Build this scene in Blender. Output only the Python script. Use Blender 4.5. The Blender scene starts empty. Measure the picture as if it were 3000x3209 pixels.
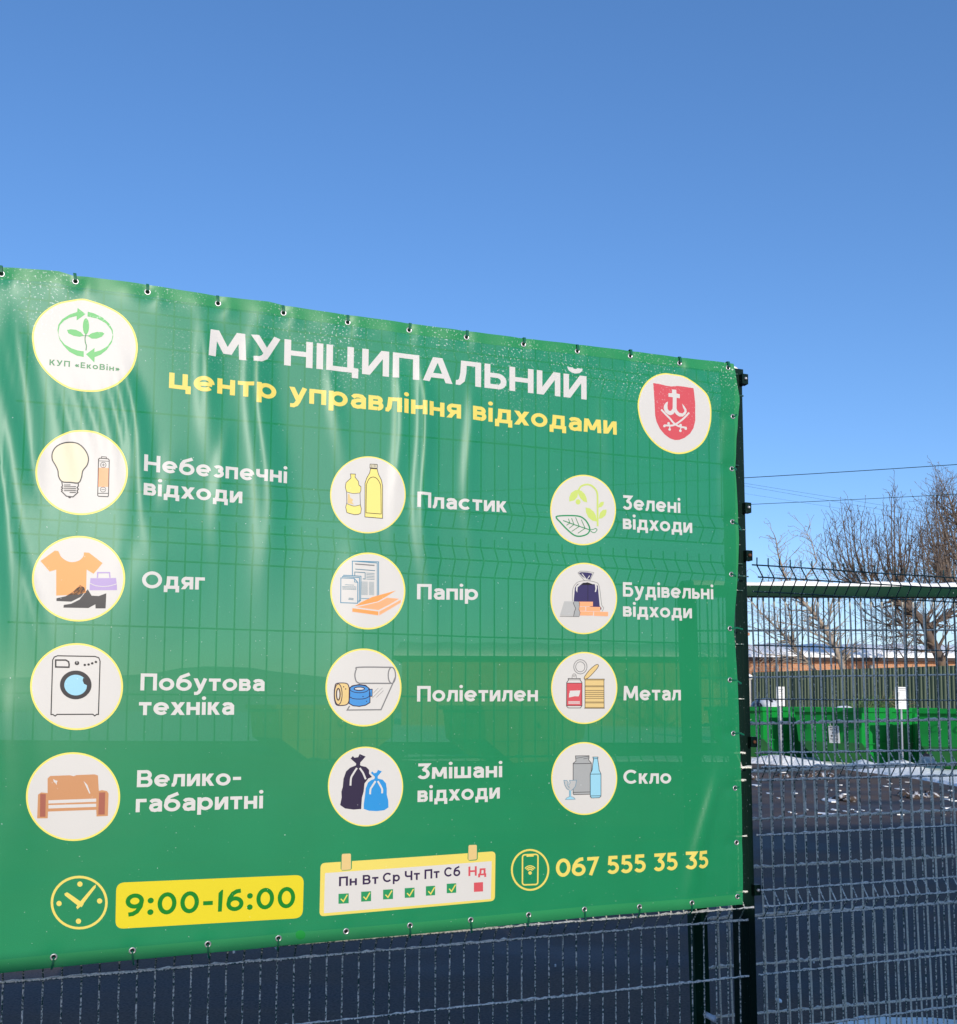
import bpy, bmesh, math, random
from mathutils import Vector, Matrix
from mathutils.geometry import delaunay_2d_cdt
C = bpy.context.scene.collection
R = math.radians
# ------------------------------------------------------------------ camera, sky, sun, exposure
EYE = Vector((0, 0, 1.5)); PITCH = .07145; ROLL = .004156; FPX, CX, CY = 3000., 1500., 2000.
cp, sp, cr, sr = math.cos(PITCH), math.sin(PITCH), math.cos(ROLL), math.sin(ROLL)
F0 = Vector((0, cp, sp)); U0 = Vector((0, -sp, cp)); R0 = Vector((1, 0, 0))
RT = R0 * cr + U0 * sr; UP = U0 * cr - R0 * sr
cam = bpy.data.cameras.new('camera'); co = bpy.data.objects.new('camera', cam); C.objects.link(co)
co.matrix_world = Matrix(((RT.x, UP.x, -F0.x, EYE.x), (RT.y, UP.y, -F0.y, EYE.y), (RT.z, UP.z, -F0.z, EYE.z), (0, 0, 0, 1)))
cam.sensor_fit = 'HORIZONTAL'; cam.sensor_width = 36; cam.lens = 36; cam.shift_y = (CY - 1604.5) / 3000
cam.clip_start = .05; cam.clip_end = 2000
bpy.context.scene.camera = co
SUN_AZ, SUN_EL = 14., 15.        # degrees right of straight behind the camera, above the horizon
w = bpy.data.worlds.new('World'); bpy.context.scene.world = w; w.use_nodes = True
nt = w.node_tree; sky = nt.nodes.new('ShaderNodeTexSky'); sky.sky_type = 'NISHITA'; sky.sun_disc = False
sky.sun_elevation = R(SUN_EL); sky.sun_rotation = R(180 - SUN_AZ); sky.altitude = 300; sky.air_density = 1.0; sky.dust_density = .5; sky.ozone_density = 4.0
sg = nt.nodes.new('ShaderNodeGamma'); sg.inputs[1].default_value = .85; sh = nt.nodes.new('ShaderNodeHueSaturation'); sh.inputs['Saturation'].default_value = 1.16
sm = nt.nodes.new('ShaderNodeMix'); sm.data_type = 'RGBA'; sm.blend_type = 'MULTIPLY'; sm.inputs[0].default_value = 1; sm.inputs[7].default_value = (1.03, .945, 1.04, 1)
bg = nt.nodes['Background']; nt.links.new(sky.outputs[0], sg.inputs[0]); nt.links.new(sg.outputs[0], sh.inputs['Color']); nt.links.new(sh.outputs[0], sm.inputs[6]); nt.links.new(sm.outputs[2], bg.inputs[0]); bg.inputs[1].default_value = .15
sun = bpy.data.lights.new('sun', 'SUN'); so = bpy.data.objects.new('sun', sun); C.objects.link(so)
sun.energy = 2.6; sun.angle = R(.5); sun.color = (1, .93, .82)
SD = Vector((math.sin(R(SUN_AZ)) * math.cos(R(SUN_EL)), -math.cos(R(SUN_AZ)) * math.cos(R(SUN_EL)), math.sin(R(SUN_EL))))
so.rotation_euler = SD.to_track_quat('Z', 'Y').to_euler(); so.location = (6, -12, 9)
vs = bpy.context.scene.view_settings; vs.view_transform = 'Standard'; vs.look = 'None'; vs.gamma = 1; vs.exposure = .72

# ------------------------------------------------------------------ helpers
def lin(c): return c / 12.92 if c <= .04045 else ((c + .055) / 1.055) ** 2.4
def rgb(r, g, b, k=1.): return (lin(r / 255) * k, lin(g / 255) * k, lin(b / 255) * k, 1)
def ray(px, py):
    x, y = (px - CX) / FPX, (py - CY) / FPX
    return F0 + RT * x - UP * y
def at(px, py, Y):
    d = ray(px, py); return EYE + d * (Y / d.y)
def wloc(o):
    v = Vector((0, 0, 0))
    while o: v += o.location; o = o.parent
    return v
def obj(name, V, F, mats, parent=None, fm=None, smooth=False, normals=None, uvs=None):
    off = wloc(parent) if parent else Vector((0, 0, 0))
    me = bpy.data.meshes.new(name); me.from_pydata([tuple(Vector(v) - off) for v in V], [], F)
    for m in (mats if isinstance(mats, (list, tuple)) else [mats]): me.materials.append(m)
    if fm: me.polygons.foreach_set('material_index', fm)
    if smooth: me.polygons.foreach_set('use_smooth', [True] * len(me.polygons))
    if uvs:
        ul = me.uv_layers.new(name='uv')
        for l in me.loops: ul.data[l.index].uv = uvs[l.vertex_index]
    if normals: me.normals_split_custom_set_from_vertices(normals)
    me.update()
    o = bpy.data.objects.new(name, me); C.objects.link(o)
    if parent: o.parent = parent
    return o
def tag(o, label=None, cat=None, group=None, kind=None):
    if label: o['label'] = label
    if cat: o['category'] = cat
    if group: o['group'] = group
    if kind: o['kind'] = kind
    return o
def empty(name, loc, label=None, cat=None, group=None):
    o = bpy.data.objects.new(name, None); o.empty_display_size = .1; o.location = loc; C.objects.link(o)
    return tag(o, label, cat, group)
class MB:
    """collects shapes and links them as ONE mesh object"""
    def __init__(s): s.V = []; s.F = []; s.M = []
    def add(s, V, F, m=0):
        n = len(s.V); s.V += [Vector(v) for v in V]; s.F += [tuple(n + i for i in f) for f in F]; s.M += [m] * len(F); return s
    def box(s, c, h, m=0, ax=None, ch=0.):
        ax = ax or (Vector((1, 0, 0)), Vector((0, 1, 0)), Vector((0, 0, 1))); c = Vector(c)
        V = [c + ax[0] * (h[0] * i) + ax[1] * (h[1] * j) + ax[2] * (h[2] * k) for i in (-1, 1) for j in (-1, 1) for k in (-1, 1)]
        return s.add(V, [(0, 1, 3, 2), (4, 6, 7, 5), (0, 4, 5, 1), (2, 3, 7, 6), (0, 2, 6, 4), (1, 5, 7, 3)], m)
    def tube(s, P, r, n=6, m=0, cap=True, twist=0.):
        P = [Vector(p) for p in P]; rr = r if isinstance(r, (list, tuple)) else [r] * len(P); rings = []; b = len(s.V)
        ref = None
        for i, p in enumerate(P):
            t = (P[min(i + 1, len(P) - 1)] - P[max(i - 1, 0)]).normalized()
            if ref is None: ref = Vector((0, 0, 1)) if abs(t.z) < .9 else Vector((1, 0, 0))
            a = t.cross(ref)
            if a.length < 1e-4: a = t.cross(Vector((.3, .8, .5)))
            a.normalize(); c = a.cross(t); ref = c
            for k in range(n):
                an = 2 * math.pi * k / n + twist; s.V.append(p + (a * math.cos(an) + c * math.sin(an)) * rr[i])
        for i in range(len(P) - 1):
            for k in range(n):
                k2 = (k + 1) % n; s.F.append((b + i * n + k, b + i * n + k2, b + (i + 1) * n + k2, b + (i + 1) * n + k)); s.M.append(m)
        if cap:
            s.F.append(tuple(b + k for k in range(n))[::-1]); s.F.append(tuple(b + (len(P) - 1) * n + k for k in range(n))); s.M += [m, m]
        return s
    def prism(s, P, d, m=0):
        n = len(P); P = [Vector(p) for p in P]; d = Vector(d)
        return s.add(P + [p + d for p in P], [tuple(range(n))[::-1], tuple(range(n, 2 * n))] + [(i, (i + 1) % n, n + (i + 1) % n, n + i) for i in range(n)], m)
    def blob(s, c, r, seed=0, m=0, n=2, amp=.25):
        bm = bmesh.new(); bmesh.ops.create_icosphere(bm, subdivisions=n, radius=1); rg = random.Random(seed)
        ph = [(Vector((rg.uniform(-1, 1), rg.uniform(-1, 1), rg.uniform(-1, 1))) * 3, rg.uniform(0, 6)) for _ in range(6)]
        V = []
        for v in bm.verts:
            k = 1 + amp * sum(math.sin(q.dot(v.co) + f) for q, f in ph) / 3
            V.append(Vector(c) + Vector((v.co.x * r[0], v.co.y * r[1], v.co.z * r[2])) * k)
        F = [tuple(v.index for v in f.verts) for f in bm.faces]; bm.free()
        return s.add(V, F, m)
    def build(s, name, mats, parent=None, smooth=False): return obj(name, s.V, s.F, mats, parent, s.M, smooth)

# ------------------------------------------------------------------ materials
def mat(name, col, rough=.5, spec=.5, metal=0., noise=None, bump=None):
    m = bpy.data.materials.new(name); m.use_nodes = True; N = m.node_tree.nodes; L = m.node_tree.links; p = N['Principled BSDF']
    p.inputs['Base Color'].default_value = col; p.inputs['Roughness'].default_value = rough
    p.inputs['Specular IOR Level'].default_value = spec; p.inputs['Metallic'].default_value = metal
    if noise:
        sc, c2, lo, hi = noise
        g = N.new('ShaderNodeNewGeometry'); n = N.new('ShaderNodeTexNoise'); n.inputs['Scale'].default_value = sc; n.inputs['Detail'].default_value = 6
        L.new(g.outputs['Position'], n.inputs['Vector'])
        mr = N.new('ShaderNodeMapRange'); mr.inputs[1].default_value = lo; mr.inputs[2].default_value = hi; L.new(n.outputs[0], mr.inputs[0])
        mx = N.new('ShaderNodeMix'); mx.data_type = 'RGBA'; mx.inputs[6].default_value = col; mx.inputs[7].default_value = c2
        L.new(mr.outputs[0], mx.inputs[0]); L.new(mx.outputs[2], p.inputs['Base Color'])
    if bump:
        sc, st, di = bump
        g = N.new('ShaderNodeNewGeometry'); n = N.new('ShaderNodeTexNoise'); n.inputs['Scale'].default_value = sc; n.inputs['Detail'].default_value = 5
        L.new(g.outputs['Position'], n.inputs['Vector'])
        b = N.new('ShaderNodeBump'); b.inputs['Strength'].default_value = st; b.inputs['Distance'].default_value = di
        L.new(n.outputs[0], b.inputs['Height']); L.new(b.outputs[0], p.inputs['Normal'])
    return m
def mth(N, L, op, a, b=None, clamp=False):
    n = N.new('ShaderNodeMath'); n.operation = op; n.use_clamp = clamp
    for i, x in enumerate((a, b)):
        if x is None: continue
        if isinstance(x, (int, float)): n.inputs[i].default_value = x
        else: L.new(x, n.inputs[i])
    return n.outputs[0]
def vinyl(name, col, holes=.0, rough=.35, frost=True, var=.17):
    """printed mesh vinyl: woven holes let part of what lies behind through; frost crystals stick to its upper part"""
    m = bpy.data.materials.new(name); m.use_nodes = True; N = m.node_tree.nodes; L = m.node_tree.links; p = N['Principled BSDF']
    p.inputs['Roughness'].default_value = rough; p.inputs['Specular IOR Level'].default_value = .2
    uv = N.new('ShaderNodeUVMap'); uv.uv_map = 'uv'
    def noise(sc, det=3):
        n = N.new('ShaderNodeTexNoise'); n.inputs['Scale'].default_value = sc; n.inputs['Detail'].default_value = det; L.new(uv.outputs[0], n.inputs['Vector']); return n.outputs[0]
    weave = noise(420, 2); cloud = noise(3.2, 4)
    k = mth(N, L, 'ADD', mth(N, L, 'MULTIPLY', mth(N, L, 'SUBTRACT', weave, .5), var * 2.4), mth(N, L, 'MULTIPLY', mth(N, L, 'SUBTRACT', cloud, .5), var * 1.5))
    k = mth(N, L, 'ADD', k, 1.)
    hs = N.new('ShaderNodeVectorMath'); hs.operation = 'SCALE'; hs.inputs[0].default_value = col[:3]; L.new(k, hs.inputs['Scale'])
    mx = N.new('ShaderNodeMix'); mx.data_type = 'RGBA'; L.new(hs.outputs[0], mx.inputs[6]); mx.inputs[7].default_value = (.72, .76, .76, 1)
    sx = N.new('ShaderNodeSeparateXYZ'); L.new(uv.outputs[0], sx.inputs[0])
    band = N.new('ShaderNodeMapRange'); band.inputs[1].default_value = .93; band.inputs[2].default_value = 1.13; L.new(sx.outputs[1], band.inputs[0])
    patch = N.new('ShaderNodeMapRange'); patch.inputs[1].default_value = .44; patch.inputs[2].default_value = .66; L.new(noise(5.5, 3), patch.inputs[0])
    fl = N.new('ShaderNodeMapRange'); fl.inputs[1].default_value = .60; fl.inputs[2].default_value = .66; L.new(noise(150, 3), fl.inputs[0])
    fl2 = N.new('ShaderNodeMapRange'); fl2.inputs[1].default_value = .775; fl2.inputs[2].default_value = .79; L.new(noise(140, 1), fl2.inputs[0])
    ff = mth(N, L, 'MULTIPLY', mth(N, L, 'MULTIPLY', band.outputs[0], patch.outputs[0]), fl.outputs[0])
    ff = mth(N, L, 'MULTIPLY', mth(N, L, 'MAXIMUM', ff, mth(N, L, 'MULTIPLY', fl2.outputs[0], .8)), .56 if frost else 0.)
    L.new(ff, mx.inputs[0]); L.new(mx.outputs[2], p.inputs['Base Color'])
    if holes:
        t = N.new('ShaderNodeBsdfTransparent'); ms = N.new('ShaderNodeMixShader'); ms.inputs[0].default_value = holes
        out = N['Material Output']; L.new(p.outputs[0], ms.inputs[1]); L.new(t.outputs[0], ms.inputs[2]); L.new(ms.outputs[0], out.inputs[0])
    return m
def frosty(name, col, lo, hi, topk, rough=.45, frostcol=(.92, .86, .74, 1), zr=(1.2, 2.0)):
    """painted wire with hoar frost, thickest on what faces up and on the lower wires"""
    m = bpy.data.materials.new(name); m.use_nodes = True; N = m.node_tree.nodes; L = m.node_tree.links; p = N['Principled BSDF']
    p.inputs['Roughness'].default_value = rough
    g = N.new('ShaderNodeNewGeometry'); n = N.new('ShaderNodeTexNoise'); n.inputs['Scale'].default_value = 150; n.inputs['Detail'].default_value = 3
    L.new(g.outputs['Position'], n.inputs['Vector'])
    sx = N.new('ShaderNodeSeparateXYZ'); L.new(g.outputs['Normal'], sx.inputs[0]); sz = N.new('ShaderNodeSeparateXYZ'); L.new(g.outputs['Position'], sz.inputs[0])
    up = mth(N, L, 'MULTIPLY', sx.outputs[2], topk)
    hz = N.new('ShaderNodeMapRange'); hz.inputs[1].default_value = zr[0]; hz.inputs[2].default_value = zr[1]; hz.inputs[3].default_value = 0; hz.inputs[4].default_value = -.22; L.new(sz.outputs[2], hz.inputs[0])
    s = mth(N, L, 'ADD', mth(N, L, 'ADD', n.outputs[0], up), hz.outputs[0])
    mr = N.new('ShaderNodeMapRange'); mr.inputs[1].default_value = lo; mr.inputs[2].default_value = hi; L.new(s, mr.inputs[0])
    mx = N.new('ShaderNodeMix'); mx.data_type = 'RGBA'; mx.inputs[6].default_value = col; mx.inputs[7].default_value = frostcol
    L.new(mr.outputs[0], mx.inputs[0]); L.new(mx.outputs[2], p.inputs['Base Color'])
    return m
GREEN = rgb(27, 123, 79)
HOLES = .062
M_sheet = vinyl('green_mesh_vinyl', GREEN, HOLES)
M_hem = vinyl('green_hem_vinyl', rgb(42, 130, 80), 0.02)
VC = {}
INK = {'white': ((214, 211, 207), .08), 'yellow': ((230, 210, 104), .06), 'ring': ((240, 222, 110), .04), 'box': ((218, 200, 36), 0), 'ink': ((34, 32, 40), 0), 'grey': ((120, 120, 122), 0),
       'green': ((38, 140, 88), 0), 'dgreen': ((0, 122, 30), 0), 'lgreen': ((96, 182, 104), .04), 'tgreen': ((62, 132, 84), 0), 'lime': ((196, 212, 112), .04), 'red': ((206, 84, 92), .04), 'orange': ((236, 158, 88), .05), 'lorange': ((246, 170, 122), .05),
       'violet': ((172, 150, 200), .05), 'blue': ((150, 204, 224), .04), 'mblue': ((40, 140, 205), .02), 'tblue': ((66, 140, 205), .02), 'brown': ((196, 140, 96), .03), 'dbrown': ((160, 92, 76), .02), 'cream': ((226, 216, 186), .06), 'tan': ((222, 192, 130), .05),
       'bottle': ((236, 220, 124), .05), 'lgrey': ((184, 184, 182), .05), 'mgrey': ((164, 166, 166), .04), 'teal': ((60, 130, 160), 0), 'dteal': ((70, 120, 140), 0), 'bag': ((58, 52, 96), .05), 'navy': ((40, 30, 60), 0), 'dday': ((52, 36, 72), 0), 'stain': ((24, 146, 62), .05)}
def ink(c):
    if c not in VC: VC[c] = vinyl('print_' + c, rgb(*INK[c][0], k=.87), INK[c][1], .4, True, .05)
    return VC[c]

# ------------------------------------------------------------------ the fence line and the banner's surface
PX, PY, FA, ZT = .99859, 3.54328, .344621, .53256      # post position, direction of the fence, top wire above eye level
FD = Vector((math.cos(FA), math.sin(FA), 0)); FN = Vector((math.sin(FA), -math.cos(FA), 0)); ZV = Vector((0, 0, 1)); FO = Vector((PX, PY, 1.5))
def fp(t, z, n=0.): return FO + FD * t + FN * n + ZV * z           # t along the fence, z above eye level, n towards the street
GAP = .052
def uvp(px, py):
    d = ray(px, py); k = (FO + FN * GAP - EYE).dot(FN) / d.dot(FN); p = EYE + d * k - FO
    return (p.dot(FD), p.z)
g = .0125
TOPE = [(-450, 774.5), (-200, 807.7), (0, 834), (120, 844), (185, 851), (228, 864), (430, 890), (645, 922), (683, 927.5), (844, 944.7), (896, 957), (1059, 982), (1200, 1000.8), (1282, 1013), (1458, 1037), (1630, 1059.7), (1802, 1078), (1974, 1098), (2127, 1118.6), (2277, 1135.5), (2300, 1139.6)]
RGTE = [(2309, 1191), (2319, 1243), (2319.5, 1260), (2310, 1372), (2308, 1469), (2316.5, 1614), (2319, 1687), (2316, 1800), (2306, 1926), (2305, 1990), (2315, 2130), (2320, 2288), (2326, 2470), (2326.5, 2520), (2329.6, 2834.4)]
BOTE = [(1938.6, 2866.4), (1700, 2889.7), (1288.6, 2928.6), (900, 2962.9), (800, 2974), (320, 3018.6), (0, 3049.7), (-450, 3094)]
EYT = [(3.4, 855), (236.7, 882.4), (462.6, 916.8), (683.7, 950), (889.5, 979), (1090.9, 1009), (1283.5, 1033.5), (1462.5, 1056.7), (1641, 1079), (1811, 1099.8), (1978, 1114), (2132.5, 1136.7), (2284.2, 1151.7)]
EYR = [(2299.9, 1304), (2298.3, 1467.6), (2300.3, 1634), (2297, 1799), (2292.7, 1969.4), (2292.7, 2131), (2302.7, 2299), (2307.6, 2470.6), (2311.3, 2641.4), (2313.6, 2810.6)]
EYB = [(168.2, 3000.8), (415, 2981), (652, 2960.6), (873.6, 2941.9), (1085.4, 2919.5), (1285.4, 2901), (1476, 2883.8), (1659.3, 2868.8), (1834.8, 2851.8), (2004, 2842), (2165, 2828.4)]
eyt = [uvp(*q) for q in EYT]; eyr = [uvp(*q) for q in EYR]; eyb = [uvp(*q) for q in EYB]
# folds of the loose cloth: (crest in picture of the flat sheet: start, end), width m, height m
FOLDS = [((60, 1000), (92, 1480), .030, .010), ((22, 1060), (45, 1300), .013, .006), ((8, 1350), (30, 1950), .02, .008), ((70, 1720), (112, 2000), .02, .006), ((430, 1500), (400, 1850), .03, .005), ((700, 1350), (690, 1650), .02, .005), ((200, 1230), (225, 1420), .018, .006), ((262, 1215), (300, 1400), .016, .006), ((338, 1215), (392, 1560), .020, .007),
         ((385, 1165), (462, 1640), .024, .010), ((626, 1040), (668, 1330), .026, .010), ((812, 1030), (838, 1720), .034, .013), ((1045, 1150), (1058, 1330), .018, .006), ((1248, 1150), (1242, 1560), .018, .007),
         ((1318, 1165), (1336, 1760), .022, .011), ((1468, 1230), (1478, 1620), .022, .007), ((2240, 2420), (2150, 2880), .030, .010), ((560, 1650), (420, 1950), .10, .008), ((30, 2150), (10, 2750), .06, .010), ((130, 1540), (60, 1300), .02, .006),
         ((2150, 1150), (2280, 1300), .02, .007), ((1900, 1240), (1905, 1500), .03, .004), ((1120, 1700), (1100, 2100), .06, .004), ((20, 1620), (30, 2000), .02, .007), ((100, 1830), (90, 2100), .03, .005), ((520, 1450), (470, 1760), .04, .006), ((2255, 1260), (2250, 1700), .018, -.006), ((2245, 1900), (2262, 2350), .02, .005)]
FL = []
for a, b, wd, A in FOLDS:
    (u0, v0), (u1, v1) = uvp(*a), uvp(*b); L_ = math.hypot(u1 - u0, v1 - v0); FL.append((u0, v0, (u1 - u0) / L_, (v1 - v0) / L_, L_, wd, A))
_r = random.Random(5); WAVES = [(_r.uniform(2.5, 11), _r.uniform(-2.2, 2.2), _r.uniform(0, 6.3), _r.uniform(.0006, .0017)) for _ in range(10)]
def disp(u, v):
    d = sum(A * math.sin(k * u + q * v + f) for k, q, f, A in WAVES)
    for u0, v0, dx, dy, L_, wd, A in FL:
        x, y = u - u0, v - v0; s = x * dx + y * dy
        if s < -.35 or s > L_ + .35: continue
        n = x * dy - y * dx
        if dy < 0: n = -n
        wq = .85 * wd * (.75 + .5 * min(max(s / L_, 0), 1)); n += .012 * math.sin(s * 9 + u0 * 7)
        if abs(n) > 5 * wq: continue
        tp = 1 / (1 + math.exp(-(s - .02) / .035)) / (1 + math.exp((s - L_ + .02) / .09))
        m = n / wq
        d += A * tp * (math.exp(-m * m) if m < 0 else math.exp(-(m * .7) ** 2)) 
    for eu, ev in eyt:
        x, y = u - eu, v - ev
        if abs(x) < .12 and abs(y) < .1:
            r2 = x * x + y * y; d += -.004 * math.exp(-r2 / .0006) + .0035 * math.exp(-((x - .028) ** 2 / .0005 + (y + .012) ** 2 / .0012)) + .002 * math.exp(-((x + .06) ** 2 / .0012 + (y) ** 2 / .001))
    for eu, ev in eyr:
        x, y = u - eu, v - ev
        if abs(x) < .1 and abs(y) < .1: d += -.004 * math.exp(-(x * x + y * y) / .0008) - .003 * math.exp(-((x + .03) ** 2 / .0006 + y * y / .0004))
    for eu, ev in eyb:
        x, y = u - eu, v - ev
        if abs(x) < .1 and abs(y) < .1: d += -.003 * math.exp(-(x * x + y * y) / .0008)
    return max(d, -.009)
_dc = {}
def dg(i, j):
    k = (i, j)
    if k not in _dc: _dc[k] = disp(i * g, j * g)
    return _dc[k]
def dpl(u, v):
    i, j = math.floor(u / g), math.floor(v / g); fu, fv = u / g - i, v / g - j
    a, c = dg(i, j), dg(i + 1, j + 1)
    return a + fu * (dg(i + 1, j) - a) + fv * (c - dg(i + 1, j)) if fu >= fv else a + fv * (dg(i, j + 1) - a) + fu * (c - dg(i, j + 1))
_nc = {}
def nrm(u, v):
    k = (round(u / g * 2), round(v / g * 2))
    if k not in _nc:
        i, j = k[0] / 2, k[1] / 2; i0, j0 = math.floor(i), math.floor(j)
        h = g
        du = (dpl(u + h, v) - dpl(u - h, v)) / (2 * h); dv = (dpl(u, v + h) - dpl(u, v - h)) / (2 * h)
        _nc[k] = (FN - FD * du - ZV * dv).normalized()
    return _nc[k]
def clip_half(P, a, b, c):      # keep a*u+b*v<=c
    out = []; n = len(P)
    for i in range(n):
        p, q = P[i], P[(i + 1) % n]; dp, dq = a * p[0] + b * p[1] - c, a * q[0] + b * q[1] - c
        if dp <= 1e-9: out.append(p)
        if (dp < -1e-9 and dq > 1e-9) or (dp > 1e-9 and dq < -1e-9):
            t = dp / (dp - dq); out.append((p[0] + t * (q[0] - p[0]), p[1] + t * (q[1] - p[1])))
    return out
def cells(P):
    vs_ = [p[1] for p in P]; e = 1e-9
    for j in range(math.floor(min(vs_) / g + 1e-7), math.ceil(max(vs_) / g - 1e-7)):
        Q = clip_half(clip_half(P, 0, 1, (j + 1) * g), 0, -1, -j * g)
        if len(Q) < 3: continue
        us = [p[0] for p in Q]
        for i in range(math.floor(min(us) / g + 1e-7), math.ceil(max(us) / g - 1e-7)):
            S = clip_half(clip_half(Q, 1, 0, (i + 1) * g), -1, 0, -i * g)
            if len(S) < 3: continue
            k = i * g - j * g
            for sg in (1, -1):
                T = clip_half(S, sg, -sg, sg * k)
                if len(T) >= 3: yield T, i, j, sg
def area(P): return sum(P[i][0] * P[(i + 1) % len(P)][1] - P[(i + 1) % len(P)][0] * P[i][1] for i in range(len(P))) / 2
def union(polys, eps=1e-6):
    V, Fc = [], []
    for P in polys:
        if abs(area(P)) < 1e-10: continue
        if area(P) < 0: P = P[::-1]
        Fc.append(list(range(len(V), len(V) + len(P)))); V += [Vector(p) for p in P]
    if not V: return []
    v, e, f, ov, oe, of = delaunay_2d_cdt(V, [], Fc, 0, eps)
    return [[(v[i].x, v[i].y) for i in t] for t, o in zip(f, of) if o]
def catmull(P, closed=True, n=6):
    out = []; N_ = len(P); rng_ = range(N_) if closed else range(N_ - 1)
    for i in rng_:
        if closed: a, b, c, d = P[i - 1], P[i], P[(i + 1) % N_], P[(i + 2) % N_]
        else: a, b, c, d = P[max(i - 1, 0)], P[i], P[i + 1], P[min(i + 2, N_ - 1)]
        for k in range(n):
            t = k / n
            out.append(tuple(.5 * (2 * b[q] + (c[q] - a[q]) * t + (2 * a[q] - 5 * b[q] + 4 * c[q] - d[q]) * t * t + (3 * b[q] - a[q] - 3 * c[q] + d[q]) * t ** 3) for q in (0, 1)))
    if not closed: out.append(P[-1])
    return out
def stroke(P, wd, closed=False):
    """one quad per segment, mitred"""
    n = len(P); hw = wd / 2; Lp, Rp = [], []
    for i in range(n):
        a = P[i - 1] if (closed or i > 0) else None; b = P[i]; c = P[(i + 1) % n] if (closed or i < n - 1) else None
        def nn(p, q):
            dx, dy = q[0] - p[0], q[1] - p[1]; l = math.hypot(dx, dy) or 1; return (-dy / l, dx / l)
        if a is None: m = nn(b, c); k = 1
        elif c is None: m = nn(a, b); k = 1
        else:
            n1, n2 = nn(a, b), nn(b, c); mx, my = n1[0] + n2[0], n1[1] + n2[1]; l = math.hypot(mx, my)
            if l < .2: m, k = n1, 1
            else: m = (mx / l, my / l); k = min(1 / max(m[0] * n1[0] + m[1] * n1[1], .4), 2.2)
        Lp.append((b[0] + m[0] * hw * k, b[1] + m[1] * hw * k)); Rp.append((b[0] - m[0] * hw * k, b[1] - m[1] * hw * k))
    return [[Lp[i], Lp[(i + 1) % n], Rp[(i + 1) % n], Rp[i]] for i in range(n if closed else n - 1)]
def ell(cx, cy, rx, ry=None, n=40, a0=0, a1=360):
    ry = ry or rx; full = abs(a1 - a0) >= 360
    return [(cx + rx * math.cos(R(a0 + (a1 - a0) * i / n)), cy + ry * math.sin(R(a0 + (a1 - a0) * i / n))) for i in range(n if full else n + 1)]
class Print:
    """flat printed shapes traced on the sheet, in groups (colour, layer); follows the folds of the cloth"""
    def __init__(s, T): s.T = T; s.G = {}
    def uv(s, p): return uvp(s.T[0] + p[0] / s.T[2], s.T[1] + p[1] / s.T[2])
    def raw(s, polys, col, layer): s.G.setdefault((col, layer), []).extend(polys); return s
    def poly(s, P, col, layer=3): return s.raw([[s.uv(p) for p in P]], col, layer)
    def line(s, P, wd, col, layer=4, closed=False): return s.raw([[s.uv(p) for p in q] for q in stroke(P, wd, closed)], col, layer)
    def disc(s, cx, cy, rx, ry, col, layer=3): return s.poly(ell(cx, cy, rx, ry), col, layer)
    def ring(s, cx, cy, rx, ry, wd, col, layer=4): return s.line(ell(cx, cy, rx, ry), wd, col, layer, True)
    def build(s, name, parent, label=None):
        V, Fc, fm, nr, uvs, mats, idx = [], [], [], [], [], [], {}
        for (col, layer), polys in s.G.items():
            m = ink(col) if isinstance(col, str) else col
            if m not in mats: mats.append(m)
            mi = mats.index(m)
            for tri in union(polys):
                for T, i, j, sg in cells(tri):
                    f = []
                    for p in T:
                        k = (round(p[0] * 1e6), round(p[1] * 1e6), layer)
                        if k not in idx:
                            idx[k] = len(V); V.append(fp(p[0], p[1], GAP + dpl(*p) + layer * .0003)); nr.append(nrm(*p)); uvs.append(p)
                        if not f or f[-1] != idx[k]: f.append(idx[k])
                    if len(f) > 1 and f[0] == f[-1]: f.pop()
                    if len(f) >= 3 and len(set(f)) == len(f): Fc.append(tuple(f)); fm.append(mi)
        o = obj(name, V, Fc, mats, parent, fm, True, nr, uvs)
        if label: o['label'] = label
        return o

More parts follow.
